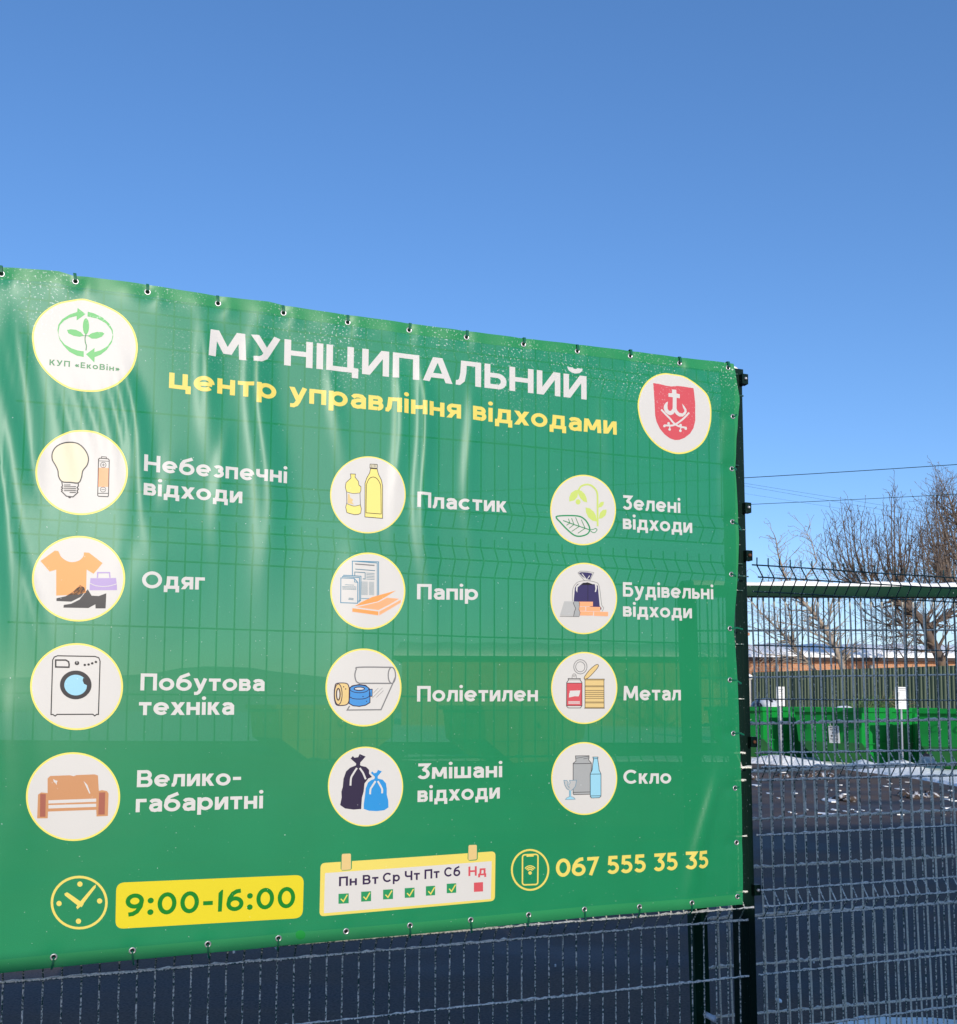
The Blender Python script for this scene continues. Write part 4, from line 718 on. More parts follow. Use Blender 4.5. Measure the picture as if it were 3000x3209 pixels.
# opening hours, calendar, phone
T = (0, 2300, 2.1875); p = Print(T); p.ring(543, 1157, 187, 176, 17, 'yellow', 2)
for x_, y_ in ((548, 1030), (405, 1163), (683, 1146), (538, 1285)): p.disc(x_, y_, 18, 18, 'yellow', 2)
p.poly([(442, 1095), (460, 1086), (475, 1095), (575, 1165), (560, 1188), (530, 1175), (445, 1108)], 'yellow', 2); p.poly([(522, 1188), (530, 1203), (545, 1190), (575, 1160), (655, 1055), (658, 1033), (640, 1045), (545, 1155)], 'yellow', 2); p.build('clock_face', banner)
T = (300, 2700, 2.32375); p = Print(T)
def rbox(TL, TR, BR, BL, r):
    out = []
    Q = [TL, TR, BR, BL]
    for i in range(4):
        a, b0, c = Q[i - 1], Q[i], Q[(i + 1) % 4]
        def tow(p0, q0):
            l = math.hypot(q0[0] - p0[0], q0[1] - p0[1]); return (p0[0] + (q0[0] - p0[0]) * r / l, p0[1] + (q0[1] - p0[1]) * r / l)
        s0, e0 = tow(b0, a), tow(b0, c)
        for k in range(7):
            t = k / 6; out.append(tuple((1 - t) ** 2 * s0[q] + 2 * t * (1 - t) * b0[q] + t * t * e0[q] for q in (0, 1)))
    return out
p.poly(rbox((150, 155), (1517, 98), (1508, 412), (143, 493), 62), 'box', 2); hours = p.build('opening_hours_plate', banner)
text('9:00-16:00', 'dgreen', (216, 402), (1452, 338), 164, 3, hours, 'lettering', .16, T)
p = Print(T); p.disc(1492, 535, 36, 34, 'stain', 2); p.build('ink_spot', banner)
T = (900, 2300, 2.1875); p = Print(T)
p.poly(rbox((230, 887), (1430, 805), (1425, 1145), (222, 1252), 32), 'yellow', 2); p.poly([(260, 955), (1403, 873), (1397, 1132), (252, 1230)], 'white', 3)
for o in ([(368, 870), (445, 865), (443, 925), (430, 935), (378, 938), (367, 925)], [(1238, 810), (1308, 805), (1306, 858), (1295, 867), (1248, 870), (1237, 858)]): p.poly(o, 'green', 4)
for o in ([(375, 823), (437, 820), (437, 930), (372, 935)], [(1243, 762), (1300, 760), (1300, 860), (1241, 866)]): p.poly(rbox(*o, 10), 'tan', 5)
for x0, y0, x1, y1 in ((352, 1095, 422, 1163), (507, 1080, 575, 1148), (657, 1066, 725, 1133), (805, 1055, 872, 1122), (950, 1042, 1013, 1107), (1093, 1025, 1158, 1090)):
    p.poly([(x0, y0 + 2), (x1, y0 - 2), (x1, y1 - 2), (x0, y1 + 2)], 'green', 4); p.line([(x0 + 16, y0 + 36), (x0 + 33, y0 + 54), (x0 + 60, y0 + 8)], 8, 'yellow', 5)
p.poly([(1280, 1020), (1343, 1016), (1343, 1080), (1280, 1083)], 'red', 4); cal = p.build('week_calendar', banner)
for t, bl, br, c in (('Пн', (355, 1045), (478, 1037), 'dday'), ('Вт', (517, 1033), (625, 1027), 'dday'), ('Ср', (655, 1018), (772, 1010), 'dday'), ('Чт', (805, 1005), (908, 999), 'dday'), ('Пт', (940, 995), (1043, 986), 'dday'), ('Сб', (1075, 980), (1185, 973), 'dday'), ('Нд', (1242, 975), (1365, 968), 'red')): text(t, c, bl, br, 65, 4, cal, 'lettering', .14, T)
T = (1550, 2400, 2.18706); p = Print(T); p.ring(247, 715, 126, 137, 13, 'yellow', 2); p.line(rbox((195, 612), (302, 608), (300, 815), (194, 818), 18), 10, 'yellow', 2, True); p.line([(222, 620), (272, 618)], 10, 'yellow', 3); p.disc(247, 736, 12, 12, 'yellow', 2)
for r_, wd in ((22, 8), (34, 8), (46, 7)): p.line(ell(247, 733, r_ * .95, r_, 12, 218, 322), wd, 'yellow', 2)
p.build('phone_symbol', banner)
# cable ties
M_tie = mat('green_nylon', (.0, .10, .05, 1), .4, .35)
def tie(P, label, group, wd=.0048, sd=FD):
    mb = MB(); V = []; th = .0012
    for i, q in enumerate(P):
        a = P[min(i + 1, len(P) - 1)]; c = P[max(i - 1, 0)]; t = (a - c).normalized(); s_ = sd - t * sd.dot(t)
        s_.normalize(); nn_ = s_.cross(t).normalized(); V += [q - s_ * wd / 2, q + s_ * wd / 2, q + s_ * wd / 2 + nn_ * th, q - s_ * wd / 2 + nn_ * th]
    F = [(0, 3, 2, 1)]
    for i in range(len(P) - 1):
        for k in range(4): F.append((i * 4 + k, i * 4 + (k + 1) % 4, i * 4 + 4 + (k + 1) % 4, i * 4 + 4 + k))
    n = len(V) - 4; F.append((n, n + 1, n + 2, n + 3)); mb.add(V, F)
    tag(mb.build('cable_tie', M_tie), label, 'cable tie', group)
def nt_(u, v, k=.004): return GAP + dpl(u, v) + k
rq = random.Random(4)
for u, v in eyt:
    x = rq.uniform(-.003, .003); tie([fp(u, v, nt_(u, v, .001)), fp(u, v + .002, nt_(u, v, .010)), fp(u + x * .5, v + .012, nt_(u, v + .012, .008)), fp(u + x, v + .021, nt_(u, v + .018, .006)), fp(u + x, v + .0225, GAP - .005), fp(u + x, v + .016, .002)], 'green cable tie through an eyelet along the top edge of the banner', 'cable ties along the top edge', .0085)
for i, (u, v) in enumerate(eyr):
    if i == 8: continue
    s_ = (-.012, .0, .028, .020, .0, .012, .005, .0, 0, .0)[i] ; ln = (.03, .024, .042, .034, .058, .052, .05, .03, 0, .02)[i]
    tie([fp(u, v, nt_(u, v, .001)), fp(u + .004, v, nt_(u, v, .005)), fp(u + ln * .5, v - s_ * .4 + .004, nt_(u, v, .003)), fp(u + ln, v - s_, GAP - .012), fp(u + ln + .003, v - s_, .015)], 'green cable tie from an eyelet on the right edge of the banner to the post', 'cable ties along the right edge', .006, ZV)
for i, (u, v) in enumerate(eyb):
    if i == 4: continue
    x = rq.uniform(-.006, .006); ln = rq.uniform(.03, .042); tie([fp(u, v, nt_(u, v, .001)), fp(u, v - .004, nt_(u, v, .005)), fp(u + x * .4, v - ln * .6, nt_(u, v, .005)), fp(u + x, v - ln, GAP), fp(u + x, v - ln - .002, .012)], 'green cable tie through an eyelet along the bottom edge of the banner', 'cable ties along the bottom edge', .0056)

# ------------------------------------------------------------------ unseen block added behind the camera to shade the fence, gate and near yard
M_wall = mat('rendered_wall', (.5, .48, .42, 1), .85, .2, noise=(2, (.42, .4, .36, 1), .4, .6)); M_glass = mat('window_glass', (.02, .03, .04, 1), .1, .6); M_white = mat('white_frame', (.75, .75, .74, 1), .5, .4)
ga, gb = Vector((math.cos(R(SUN_AZ)), math.sin(R(SUN_AZ)), 0)), Vector((math.sin(R(SUN_AZ)), -math.cos(R(SUN_AZ)), 0)); gq = FO - ZV * 1.5 + FD * .004 + gb * 6.9
def gp(x, y, z): return gq + ga * x + gb * y + ZV * z
GA3 = (ga, gb, ZV)
gh = empty('shade_blocker', gp(4, 1.4, 0), 'plain flat-roofed block out of view, added to shade the fence and gate', 'building')
MB().box(gp(4, 1.4, 1.89), (4, 1.4, 1.89), 0, GA3).build('wall', M_wall, gh); MB().box(gp(4.02, 1.4, 3.84), (4.02, 1.5, .06), 0, GA3).build('roof', mat('roof_sheet', (.2, .2, .2, 1), .7, .3), gh)
MB().box(gq - FD * 1.66 + FN * 1.4 + ZV * 1.30, (1.60, 1.38, 1.30), 0, (FD, FN, ZV)).build('low_shade_blocker', M_wall, gh); MB().box(gq - FD * 1.66 + FN * 1.4 + ZV * 2.615, (1.64, 1.42, .012), 0, (FD, FN, ZV)).build('low_shade_blocker_roof', M_white, gh)  # lower block, added to shade the wires below the banner
for x in (1.7, 6.2):
    fr = MB().box(gp(x, -.01, 1.7), (.6, .012, .6), 0, GA3).build('window', M_white, gh); MB().box(gp(x, -.025, 1.7), (.53, .008, .53), 0, GA3).build('pane', M_glass, fr)
dr = MB().box(gp(4, -.01, 1.05), (.48, .012, 1.05), 0, GA3).build('door', mat('brown_door', (.2, .1, .05, 1), .5, .4), gh); MB().blob(gp(4.35, -.045, 1.0), (.03, .03, .03), 1, 0, 2, 0).build('handle', M_steel, dr)

# ------------------------------------------------------------------ skips (waste containers) in the yard
M_skip = mat('skip_green_paint', (.005, .235, .034, 1), .45, .3, noise=(2.5, (.010, .185, .036, 1), .45, .7)); M_skipin = mat('skip_inside', (.02, .22, .05, 1), .6, .3, noise=(6, (.06, .12, .05, 1), .5, .7)); M_galv = mat('bare_metal', (.3, .33, .32, 1), .5, .5, .3)
SW, SL, SH, SB = .94, 1.72, 1.46, .62
def skip(loc, label, M_skip=M_skip):
    root = empty('skip', (0, 0, 0), label, 'skip', 'green waste skips'); prof = [(-SL, SH), (-SL + .08, SB), (-.72, 0), (.72, 0), (SL - .08, SB), (SL, SH)]
    mb = MB(); t = .02; sw = lambda z: SW - .10 * (1 - z / SH)
    V = [(-sw(z), y, z) for y, z in prof] + [(sw(z), y, z) for y, z in prof]; mb.add(V, [(0, 1, 2, 3, 4, 5)] + [(11, 10, 9, 8, 7, 6)] + [(i, 6 + i, 7 + i, 1 + i) for i in range(5)], 0)
    iv = [(-sw(z) + t, y * (1 - .012), z + (t if z < .6 else 0)) for y, z in prof] + [(sw(z) - t, y * (1 - .012), z + (t if z < .6 else 0)) for y, z in prof]; mb.add(iv, [(5, 4, 3, 2, 1, 0), (6, 7, 8, 9, 10, 11)] + [(1 + i, 7 + i, 6 + i, i) for i in range(5)], 1)
    mb.build('body', [M_skip, M_skipin], root)
    mb = MB(); rz = SH - .045
    for s_ in (-1, 1):
        mb.box((s_ * (SW + .018), 0, rz), (.035, SL + .09, .055)); mb.box((0, s_ * (SL + .04), rz), (SW - .018, .05, .0545))
    mb.build('rim', M_skip, root)
    for s_ in (-1, 1):
        for y in (-.55, .62):
            mb = MB(); x0 = s_ * (SW + .03); mb.prism([(s_ * SW, y - .07, SH - .1), (s_ * SW, y - .07, .18), (s_ * (SW - .06), y - .05, .05), (s_ * (SW - .06), y + .05, .05), (s_ * SW, y + .07, .18), (s_ * SW, y + .07, SH - .1)][::s_], (s_ * .055, 0, 0)); mb.build('side_rib', M_skip, root)
        MB().box((s_ * (SW + .0), 0, .60), (.02, SL - .25, .014)).build('side_rail', M_skip, root)
        mb = MB(); mb.tube([(s_ * (SW - .02), -.02, 1.02), (s_ * (SW + .16), -.02, 1.02)], .045, 12); mb.tube([(s_ * (SW + .15), -.02, 1.02), (s_ * (SW + .18), -.02, 1.02)], .075, 12); mb.build('lifting_pin', M_skip, root)
        for x in (-.42, .12, .55):
            y0 = s_ * (SL - .015); mb = MB(); mb.tube([(x, y0, 1.13), (x, y0 + s_ * .05, 1.12), (x, y0 + s_ * .07, 1.06), (x + .03, y0 + s_ * .06, 1.0), (x + .06, y0 + s_ * .04, 1.01)], .012, 6); mb.build('hook', M_galv, root)
    root.location = loc; root.rotation_euler = (0, 0, R(-54)); return root
sv = Vector((math.cos(R(-54)), math.sin(R(-54)), 0)); tv = Vector((math.sin(R(-54)), -math.cos(R(-54)), 0))
def skc(corner): return corner - sv * SW - tv * SL
c2 = Vector((9.18, 23.0, 0)); S2 = skc(c2); S2.z = .045
S3 = S2 + sv * 3.32 + tv * .1; S3.z = .03; S1 = S2 - sv * 2.85; S1.z = .06
k2 = skip(S2, 'green skip with the white vegetative waste placard on its end')
k1 = skip(S1, 'green skip next to the dark post, leftmost of the three green ones'); k3 = skip(S3, 'green skip without a placard at the right edge, nearest of the green ones')
S0 = Vector((1.0, 25.6, .06)); kb = skip(S0, 'rust brown skip, seen faintly through the banner left of the tin cans picture', mat('brown_skip_paint', (.28, .13, .06, 1), .5, .3, noise=(2, (.2, .09, .05, 1), .4, .7)))
kc = skip(Vector((-4.2, 26.0, .06)), 'ochre yellow skip, seen faintly through the banner below the paper picture', mat('ochre_skip_paint', (.38, .28, .06, 1), .5, .3, noise=(2, (.3, .2, .05, 1), .4, .7)))
M_plate = mat('white_plate', (.66, .66, .64, 1), .4, .4); M_dark = mat('dark_print', (.03, .03, .03, 1), .6, .2); M_gtext = mat('grey_print', (.22, .22, .22, 1), .6, .2)
# placard on the end of the middle skip
import mathutils
RM = Matrix.Rotation(R(-54), 3, 'Z')
def loc2(k, v): return Vector(k.location) + RM @ Vector(v)
pn = Vector((0, -1, -.09)).normalized(); pu = Vector((0, -.09, 1)).normalized(); po = Vector((.03, -SL + .055, .60)); pw, ph = .29, .42
root_hold = k2.location.copy(), k2.rotation_euler.copy(); k2.location = (0, 0, 0)
mb = MB(); mb.box(po + Vector((pw / 2, 0, 0)) + pu * (ph / 2) + pn * .008, (pw / 2, .006, ph / 2), 0, (Vector((1, 0, 0)), pn, pu)); plc = mb.build('placard', M_plate, k2)
fl = Flat(po + pn * .014, Vector((1, 0, 0)), pu, pn); fl.text('Рослинні', .05, .24, .365, .034, M_dark); fl.text('відходи', .05, .22, .315, .034, M_dark); fl.text('Vegetative', .04, .25, .085, .036, M_dark); fl.text('waste', .09, .21, .035, .036, M_dark)
fl.raw([ell(.12, .25, .025, .022)], M_dark); fl.raw(stroke([(.19, .27), (.19, .2), (.18, .18)], .01), M_dark); fl.raw([ell(.085, .175, .036, .02)], M_dark); fl.raw([[(.15, .19), (.175, .165), (.205, .195), (.18, .15), (.17, .14)]], M_dark); fl.build('printing', plc)
k2.location = root_hold[0]
# what lies in the skips
M_twig = mat('dry_twigs', (.22, .16, .10, 1), .85, .2, noise=(9, (.1, .08, .05, 1), .4, .6)); M_bough = mat('green_boughs', (.03, .13, .03, 1), .7, .3, noise=(8, (.12, .16, .05, 1), .4, .65)); M_black = mat('black_plastic', (.012, .012, .014, 1), .3, .5)
def pile(name, k, cx, cy, rx, ry, n, h, m, seed, label, cat, ln=.5, r=.006):
    rr = random.Random(seed); mb = MB()
    for _ in range(n):
        a = rr.uniform(0, 6.3); q = math.sqrt(rr.random()); p0 = Vector((cx + rx * q * math.cos(a), cy + ry * q * math.sin(a), SH - .14 + rr.uniform(0, h) * (1 - .6 * q))); d = Vector((rr.uniform(-1, 1), rr.uniform(-1, 1), rr.uniform(-.1, .9))).normalized(); l = rr.uniform(.3, 1) * ln
        P = [p0]
        for s_ in range(3): d = (d + Vector((rr.uniform(-.3, .3), rr.uniform(-.3, .3), rr.uniform(-.25, .15)))).normalized(); P.append(P[-1] + d * l / 3)
        P = [Vector((min(max(v.x, -.84), .84), min(max(v.y, -1.64), 1.64), v.z)) for v in P]
        mb.tube([loc2(k, v) for v in P], [r, r * .8, r * .6, r * .3], 3)
    return tag(mb.build(name, m), label, cat)
pile('branch_pile', k2, .2, .3, .6, 1.1, 420, .42, M_bough, 2, 'green conifer boughs heaped in the middle skip', 'branches', .45, .007)
pile('branch_pile', k2, .5, .4, .3, .6, 130, .62, M_twig, 5, 'pale dry twigs sticking out of the middle skip', 'branches', .5, .006)
pile('branch_pile', k3, 0, .6, .6, .8, 140, .32, M_bough, 7, 'few green boughs in the skip at the right edge', 'branches', .4, .006)
mb = MB(); mb.blob(loc2(k2, (.0, -1.0, SH - .11)), (.36, .36, .17), 3, 0, 3, .12); tag(mb.build('snow_heap', M_snow, smooth=True), 'rounded white snow heap showing over the rim of the middle skip', 'snow')
mb = MB(); mb.blob(loc2(k1, (.15, -.6, SH + .02)), (.42, .5, .24), 9, 0, 3, .3); tag(mb.build('rubbish_sack', M_black, smooth=True), 'black plastic rubbish sack on top of the leftmost skip', 'sack')
mb = MB(); mb.blob(loc2(k1, (.5, -.9, SH + .0)), (.28, .4, .2), 5, 0, 3, .35); tag(mb.build('rubbish_sack', M_plate, smooth=True), 'white rubbish sack beside the black one on the leftmost skip', 'sack')
# signs on poles
def sign(px, pyt, pyb, wpx, Y, zb, label, lines):
    A = at(px, pyt, Y); B_ = at(px, pyb, Y); w2 = wpx / 3000 * Y / 2; root = empty('information_sign', (A.x, Y, zb), label, 'sign', 'information signs on poles'); h = A.z - B_.z; rt = Vector((.97, .24, 0)).normalized(); nn_ = Vector((.24, -.97, 0)).normalized()
    mb = MB(); mb.tube([(A.x, Y + .03, zb), (A.x, Y + .03, A.z - .05)], .022, 10); mb.build('pole', mat('pole_grey', (.24, .26, .30, 1), .5, .3, noise=(.9, (.45, .45, .45, 1), .5, .56)), root, True)
    pl = MB().box((A.x, Y, B_.z + h / 2), (w2, .006, h / 2), 0, (rt, nn_, ZV)).build('plate', M_plate, root)
    fl = Flat(Vector((A.x, Y, B_.z)) - rt * w2 + nn_ * .007, rt, ZV, nn_)
    for x0, x1, y, t in lines: fl.raw(stroke([(x0 * 2 * w2, y * h), (x1 * 2 * w2, y * h)], t), M_gtext)
    fl.build('printing', pl)
    bm_ = None
sign(2446, 2152, 2213, 29, 23.2, .13, 'narrow white information sign on a grey pole between the left two skips', [(.12, .85, .86, .016), (.3, .6, .76, .012), (.1, .9, .66, .006), (.1, .9, .34, .006), (.1, .1 + .01, .5, .1), (.15, .8, .5, .006)])
sign(2825, 2153, 2222, 45, 21.4, .10, 'wide white information sign on a pale pole in front of the right skip', [(.15, .85, .92, .018), (.3, .8, .83, .012), (.08, .4, .74, .010), (.08, .38, .69, .008), (.08, .36, .64, .008), (.08, .4, .59, .008), (.5, .92, .6, .006), (.08, .92, .4, .006), (.1, .5, .3, .008), (.85, .92, .08, .014), (.72, .8, .46, .02)])

# ------------------------------------------------------------------ corrugated fence, concrete post, brick building
M_corr = mat('olive_sheet_metal', (.080, .108, .068, 1), .55, .25, noise=(1.2, (.092, .120, .075, 1), .4, .7)); A = Vector((9.43, 33, 0)); B_ = Vector((13.55, 27.1, 0)); cd = (B_ - A).normalized(); cn = Vector((cd.y, -cd.x, 0)); cn = cn if cn.y < 0 else -cn
root = empty('corrugated_fence', A + Vector((0, 0, .3)), 'tall olive green corrugated sheet fence behind the skips', 'fence')
V, F = [], []; s_ = 0; pr_ = [(0, 0), (.05, 0), (.065, .020), (.105, .020), (.12, 0)]; pts = []
while s_ < 19:
    for x, y in pr_[:-1]: pts.append((s_ + x, y))
    s_ += .12 if (int(s_ / .12) % 9) else .125
for x, y in pts: V += [A + cd * x + cn * y + ZV * .2, A + cd * x + cn * y + ZV * 2.72]
for i in range(len(pts) - 1): F.append((2 * i, 2 * i + 2, 2 * i + 3, 2 * i + 1))
obj('sheeting', V, F, M_corr, root)
MB().box(A + cd * 9.5 - cn * .06 + ZV * 2.0, (9.5, .02, .03), 0, (cd, cn, ZV)).build('rail', M_corr, root)
M_conc = mat('concrete', (.42, .40, .36, 1), .85, .2, noise=(4, (.3, .29, .27, 1), .4, .65), bump=(20, .4, .02))
cpR = empty('concrete_post', A - cd * .18 + ZV * .3, 'weathered concrete post capped with snow at the left end of the corrugated fence', 'post'); MB().box(A - cd * .18 + ZV * 1.4, (.11, .1, 1.1), 0, (cd, cn, ZV)).build('shaft', M_conc, cpR); MB().blob(A - cd * .2 + ZV * 2.56, (.22, .2, .13), 3, 0, 3, .25).build('snow_cap', M_snow, cpR, True)
def brick():
    m = bpy.data.materials.new('orange_brick'); m.use_nodes = True; N = m.node_tree.nodes; L = m.node_tree.links; p = N['Principled BSDF']; p.inputs['Roughness'].default_value = .85
    tc = N.new('ShaderNodeNewGeometry'); sx = N.new('ShaderNodeSeparateXYZ'); cb = N.new('ShaderNodeCombineXYZ'); L.new(tc.outputs['Position'], sx.inputs[0]); L.new(sx.outputs[0], cb.inputs[0]); L.new(sx.outputs[2], cb.inputs[1])
    bt = N.new('ShaderNodeTexBrick'); bt.inputs['Color1'].default_value = (.46, .19, .075, 1); bt.inputs['Color2'].default_value = (.36, .13, .05, 1); bt.inputs['Mortar'].default_value = (.36, .27, .2, 1); bt.inputs['Scale'].default_value = 1; bt.inputs['Brick Width'].default_value = .27; bt.inputs['Row Height'].default_value = .08; bt.inputs['Mortar Size'].default_value = .012
    L.new(cb.outputs[0], bt.inputs['Vector']); L.new(bt.outputs[0], p.inputs['Base Color']); return m
M_brick = brick(); bx0, bx1, by = -4., 52., 50.
bl = empty('brick_building', (28, by, .5), 'long low orange brick building with a snowy roof behind the olive fence', 'building')
mb = MB(); mb.box(((bx0 + bx1) / 2, by + 4, 2.2), ((bx1 - bx0) / 2, 4, 1.75)); mb.build('wall', M_brick, bl)
mb = MB(); e0, e1, rz = 3.95, 4.12, 5.0; P = [(bx0 - .4, by - .5, e0), (bx0 - .4, by - .5, e1), (bx0 - .4, by + 4, rz), (bx0 - .4, by + 8.5, e1), (bx0 - .4, by + 8.5, e0)]; mb.prism(P, (bx1 - bx0 + .8, 0, 0)); rf = mb.build('roof', mat('dark_eaves', (.05, .035, .03, 1), .8, .2), bl)
rs = random.Random(2); V, F = [], []
for i in range(121):
    x = bx0 - .42 + (bx1 - bx0 + .84) * i / 120; dz = .10 + .05 * math.sin(i * 1.3) + rs.uniform(-.02, .03)
    V += [(x, by - .55, e1 + .0), (x, by - .53, e1 + .06 + dz * .5), (x, by + 1.5, e1 + .37 + dz), (x, by + 4, rz + dz), (x, by + 8.5, e1 + dz)]
for i in range(120):
    for k in range(4): F.append((i * 5 + k, i * 5 + 5 + k, i * 5 + 6 + k, i * 5 + 1 + k))
obj('roof_snow', V, F, M_snow, rf, smooth=True)
ch = MB().box((14.75, 53.5, 4.9), (.28, .28, .75)).box((14.75, 53.5, 5.6), (.36, .36, .08)).build('chimney', M_brick, rf)
for x in (.9, 5.8, 10.7, 15.6, 20.5, 25.4, 30.3): MB().box((x, by - .06, 2.9), (.07, .05, .85)).build('drainpipe', M_conc, bl)

# ------------------------------------------------------------------ bare trees
M_bark = mat('grey_bark', (.20, .16, .135, 1), .9, .15, noise=(5, (.11, .09, .075, 1), .4, .65)); M_pale = mat('pale_bark', (.34, .28, .22, 1), .85, .2, noise=(5, (.2, .165, .13, 1), .4, .65)); M_darkb = mat('dark_bark', (.105, .082, .07, 1), .9, .15, noise=(5, (.16, .11, .07, 1), .5, .7))
def grow(mb, rr, p, d, L_, r, lvl, up, kids, wig, dens=1., sides=4):
    n = max(2, int(L_ / (.28 if lvl else .4))); P, RR = [p.copy()], [r]; q = p.copy(); dd = d.normalized(); st = []
    for i in range(n):
        dd = (dd + Vector((rr.gauss(0, wig), rr.gauss(0, wig), rr.gauss(0, wig) + up))).normalized(); q = q + dd * (L_ / n); P.append(q.copy()); RR.append(max(r * (1 - .7 * (i + 1) / n), .0068)); st.append((q.copy(), dd.copy(), i / n))
    mb.tube(P, RR, sides if lvl < 2 else 3, cap=False)
    if lvl >= kids: return
    for q, e, f in st:
        if f < .12: continue
        for _ in range(2 if rr.random() < .55 * dens else 1):
            if rr.random() > .82 * dens: continue
            a = Vector((rr.gauss(0, 1), rr.gauss(0, 1), rr.gauss(0, 1))); a = (a - e * a.dot(e)).normalized()
            nd = (e * .75 + a * rr.uniform(.5, .95)).normalized(); grow(mb, rr, q, nd, L_ * rr.uniform(.28, .5) * (1 - .35 * f), max(r * .45 * (1 - .5 * f), .0075), lvl + 1, up, kids, wig, dens, sides)
def limb(mb, rr, pts, Y, r0, r1, kids, sub, up, dens=1., wig=.16, start=.2):
    P = [at(x, y, Y + (k - len(pts) / 2) * .18 * rr.uniform(-1, 1)) for k, (x, y) in enumerate(pts)]; n = len(P); RR = [r0 + (r1 - r0) * i / (n - 1) for i in range(n)]
    Q, S = [], []
    for i in range(n - 1):
        for k in range(3): Q.append(P[i].lerp(P[i + 1], k / 3)); S.append(RR[i] + (RR[i + 1] - RR[i]) * k / 3)
    Q.append(P[-1]); S.append(RR[-1]); return Q, S
def tree(name, label, Y, m, limbs, twigs, group='bare winter trees'):
    """limbs: (points of the limb, r0, r1, twig length, tries per joint, up)"""
    rr = random.Random(hash_(label)); base = at(*limbs[0][0][0], Y); root = empty(name, (base.x, Y, gz(0, Y)), label, 'tree', group); tk = MB(); br = MB(); first = True
    for pts, r0, r1, tl, tries, up in limbs:
        Q, S = limb(tk, rr, pts, Y, r0, r1, 0, 0, up)
        if first: Q = [Vector((Q[0].x + .1, Q[0].y, gz(0, Y) - .05))] + Q; S = [S[0] * 1.15] + S
        (tk if first else br).tube(Q, S, 7, cap=False)
        for i in range(2 if first else 1, len(Q)):
            f = i / len(Q); e = (Q[i] - Q[i - 1]).normalized()
            for _ in range(tries):
                a = Vector((rr.gauss(0, 1), rr.gauss(0, .8), rr.gauss(0, 1))); a = (a - e * a.dot(e)).normalized(); d = (e * .7 + a * .8 + ZV * up).normalized()
                grow(br, rr, Q[i], d, tl * rr.uniform(.45, 1.1) * (1.15 - .5 * f), max(S[i] * .45, .008), 1, up * .25, twigs, .17)
        e = (Q[-1] - Q[-2]).normalized(); grow(br, rr, Q[-1], e, tl * .9, S[-1], 1, up * .25, twigs, .17); first = False
    tk.build('trunk', m, root, True); br.build('branches', m, root, True); return root
def hash_(s): return sum(ord(c) * (i + 3) for i, c in enumerate(s)) % 100003
tree('walnut_tree', 'pale slender bare tree leaning left, its trunk rising behind the olive fence', 36, M_pale, [([(2643, 2100), (2627, 2050), (2608, 2010), (2593, 1982), (2563, 1935), (2530, 1900), (2497, 1866), (2478, 1845), (2455, 1790), (2440, 1740), (2432, 1690)], .11, .02, 1.15, 3, .1), ([(2593, 1982), (2600, 1930), (2612, 1870), (2602, 1810)], .05, .015, 1.05, 3, .12), ([(2497, 1866), (2520, 1820), (2560, 1760), (2545, 1700), (2530, 1670)], .035, .01, .95, 3, .12), ([(2612, 2012), (2560, 1990), (2500, 1960), (2440, 1950), (2400, 1930)], .04, .01, 1.05, 3, .08)], 3)
tree('walnut_tree', 'second pale bare tree low at the left, branches spreading towards the dark post', 37, M_pale, [([(2552, 2100), (2525, 2065), (2490, 2035), (2470, 2005), (2432, 1965), (2385, 1920), (2345, 1872)], .085, .018, 1.05, 3, .1), ([(2470, 2005), (2440, 2010), (2390, 1975), (2335, 1960)], .035, .01, .95, 3, .1), ([(2490, 2035), (2480, 1950), (2470, 1900), (2440, 1860), (2400, 1830)], .04, .01, 1.0, 3, .12), ([(2525, 2065), (2450, 2055), (2390, 2050), (2335, 2030)], .03, .01, .8, 2, .05)], 3)
def shoots(tips, x0, y0, r0, seed, tl=.75):
    rr = random.Random(seed); out = []
    for tx, ty in tips:
        sx, sy = x0 + (tx - x0) * .22 + rr.uniform(-12, 12), y0 + rr.uniform(-12, 12); m1 = (sx + (tx - sx) * .62 + rr.uniform(-6, 6), sy + (ty - sy) * .33); m2 = (sx + (tx - sx) * .9 + rr.uniform(-6, 6), sy + (ty - sy) * .68)
        out.append(([(sx, sy), m1, m2, (tx, ty)], r0, .011, tl, 3, .55))
    return out
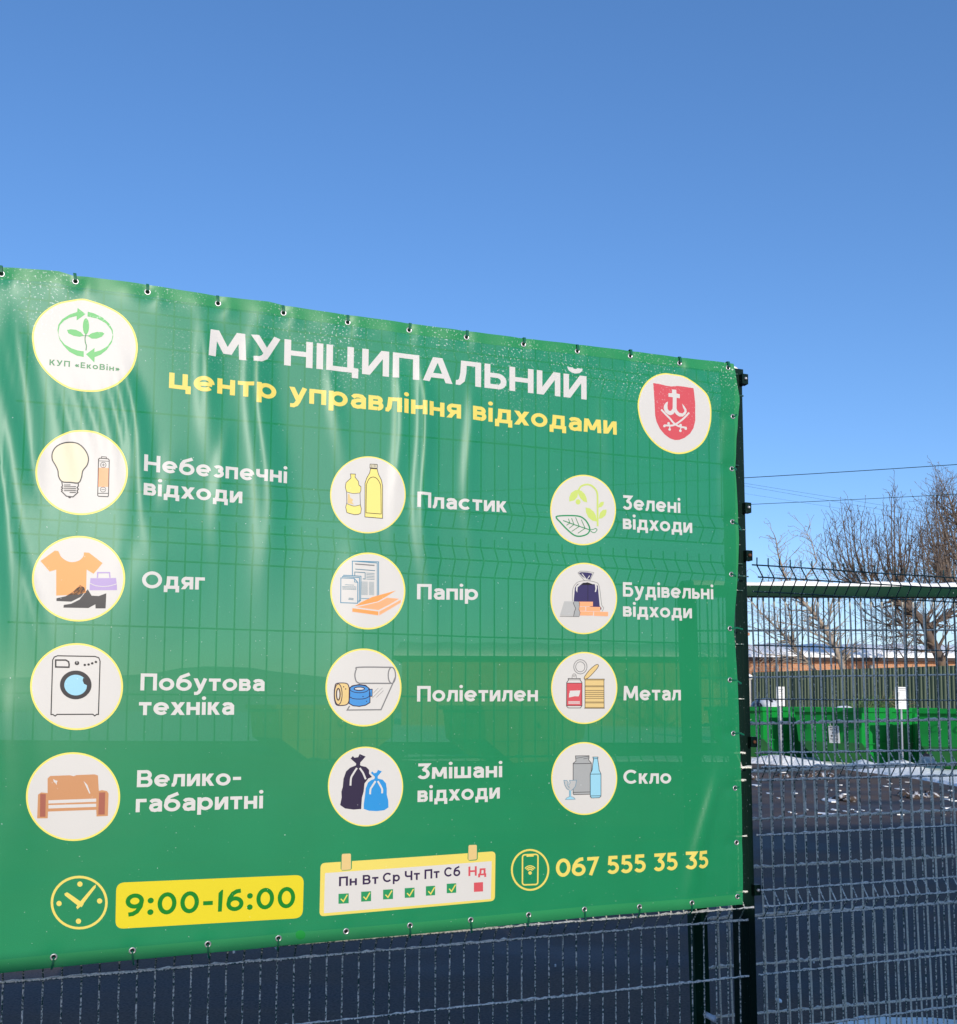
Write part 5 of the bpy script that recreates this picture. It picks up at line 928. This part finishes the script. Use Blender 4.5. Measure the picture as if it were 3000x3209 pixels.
tree('old_tree', 'dark thick crooked bare tree at the right, with a broom of thin upright shoots', 38, M_darkb, [([(2958, 2090), (2938, 2045), (2912, 1990), (2893, 1945), (2860, 1912), (2818, 1890), (2785, 1868), (2760, 1840)], .21, .07, 1.1, 2, .05), ([(2904, 1965), (2950, 1940), (3000, 1915), (3060, 1880)], .1, .03, 1.3, 4, .08), ([(2860, 1912), (2845, 1880), (2850, 1850)], .09, .04, 1.1, 3, .1), ([(2893, 1945), (2830, 1960), (2770, 1955), (2715, 1945)], .06, .015, 1.1, 4, .0), ([(2785, 1868), (2740, 1850), (2690, 1840), (2650, 1830)], .05, .015, 1.0, 4, .05), ([(2818, 1890), (2790, 1960), (2800, 2010)], .04, .012, .9, 5, 0), ([(2938, 2045), (2870, 2040), (2800, 2030)], .04, .012, .9, 4, .05), ([(2912, 1990), (2850, 1990), (2780, 2000), (2740, 1990)], .045, .012, .9, 4, .0)]
     + shoots([(2588, 1700), (2600, 1660), (2618, 1640), (2640, 1620), (2658, 1632), (2678, 1645), (2700, 1622), (2716, 1660), (2735, 1700), (2755, 1690), (2668, 1605), (2575, 1760), (2630, 1720)], 2745, 1850, .035, 12) + shoots([(2745, 1650), (2770, 1620), (2795, 1560), (2806, 1545), (2825, 1600), (2842, 1640), (2862, 1640), (2888, 1690), (2815, 1650), (2850, 1720), (2780, 1700)], 2805, 1860, .04, 15) + shoots([(2872, 1720), (2890, 1680), (2910, 1700), (2935, 1670), (2960, 1710), (2985, 1690)], 2920, 1880, .035, 18), 3)
tree('old_tree', 'tall dense brown bare tree at the right edge of the photo', 42, M_bark, [([(3075, 2110), (3055, 1950), (3040, 1800), (3020, 1700), (2995, 1620), (2975, 1560)], .22, .03, 1.7, 5, .12), ([(3055, 1950), (2990, 1850), (2945, 1760), (2925, 1690), (2905, 1620)], .09, .015, 1.3, 5, .12), ([(3030, 1800), (2980, 1720), (2955, 1640), (2938, 1580), (2940, 1525)], .07, .012, 1.2, 4, .14), ([(3030, 1800), (3060, 1700), (3080, 1580)], .07, .02, 1.5, 3, .12), ([(3010, 1700), (2998, 1620), (3010, 1550)], .05, .012, 1.2, 4, .15), ([(3050, 1900), (2985, 1810), (2930, 1730), (2890, 1700)], .06, .012, 1.2, 4, .12), ([(3030, 1780), (2990, 1690), (2960, 1600), (2960, 1540)], .05, .012, 1.2, 4, .15), ([(3050, 1880), (3000, 1820), (2950, 1800), (2900, 1780)], .05, .012, 1.2, 4, .1)] + shoots([(2885, 1640), (2905, 1600), (2925, 1560), (2950, 1540), (2972, 1560), (2990, 1590), (2935, 1500), (2960, 1600), (2895, 1720), (2920, 1660)], 2990, 1830, .045, 33, .9), 3)
tree('thicket_tree', 'low fine bare tree filling in behind the crooked dark one', 47, M_bark, [([(2840, 2105), (2838, 2000), (2836, 1930), (2834, 1880)], .09, .05, 1.4, 4, .3)] + shoots([(2700, 1800), (2740, 1780), (2780, 1770), (2820, 1760), (2860, 1765), (2900, 1780), (2940, 1800), (2980, 1790), (2660, 1830)], 2836, 1960, .04, 22, .9), 3)

# ------------------------------------------------------------------ overhead wires
M_cable = mat('black_cable', (.012, .03, .032, 1), .6, .2)
def cable(a, b_, Ya, Yb, r, label, sag=.15, n=26):
    A, B0 = at(*a, Ya), at(*b_, Yb); d = B0 - A; A2 = A - d * 1.6; B2 = B0 + d * 1.6; mb = MB()
    P = []
    for i in range(n + 1):
        t = i / n; q = A2.lerp(B2, t); q.z += sag * ((2 * t - 1) ** 2 - .1); P.append(q)
    mb.tube(P, r, 5, cap=False); tag(mb.build('overhead_cable', M_cable), label, 'cable', 'overhead cables')
cable((2330, 1497), (3000, 1455), 30, 29, .012, 'thick overhead cable, highest of those in the sky')
cable((2330, 1581), (2960, 1550), 30, 29, .009, 'overhead cable crossing low, reaching the dense tree at the right')
cable((2334, 1514), (2885, 1601), 44, 46, .0055, 'faint thin wire sloping down to the right, upper of the close pair'); cable((2334, 1522), (2885, 1617), 44, 46, .0055, 'faint thin wire sloping down to the right, lower of the close pair'); cable((2334, 1546), (2885, 1631), 44, 46, .004, 'faintest thin wire, lowest of those sloping down to the right')
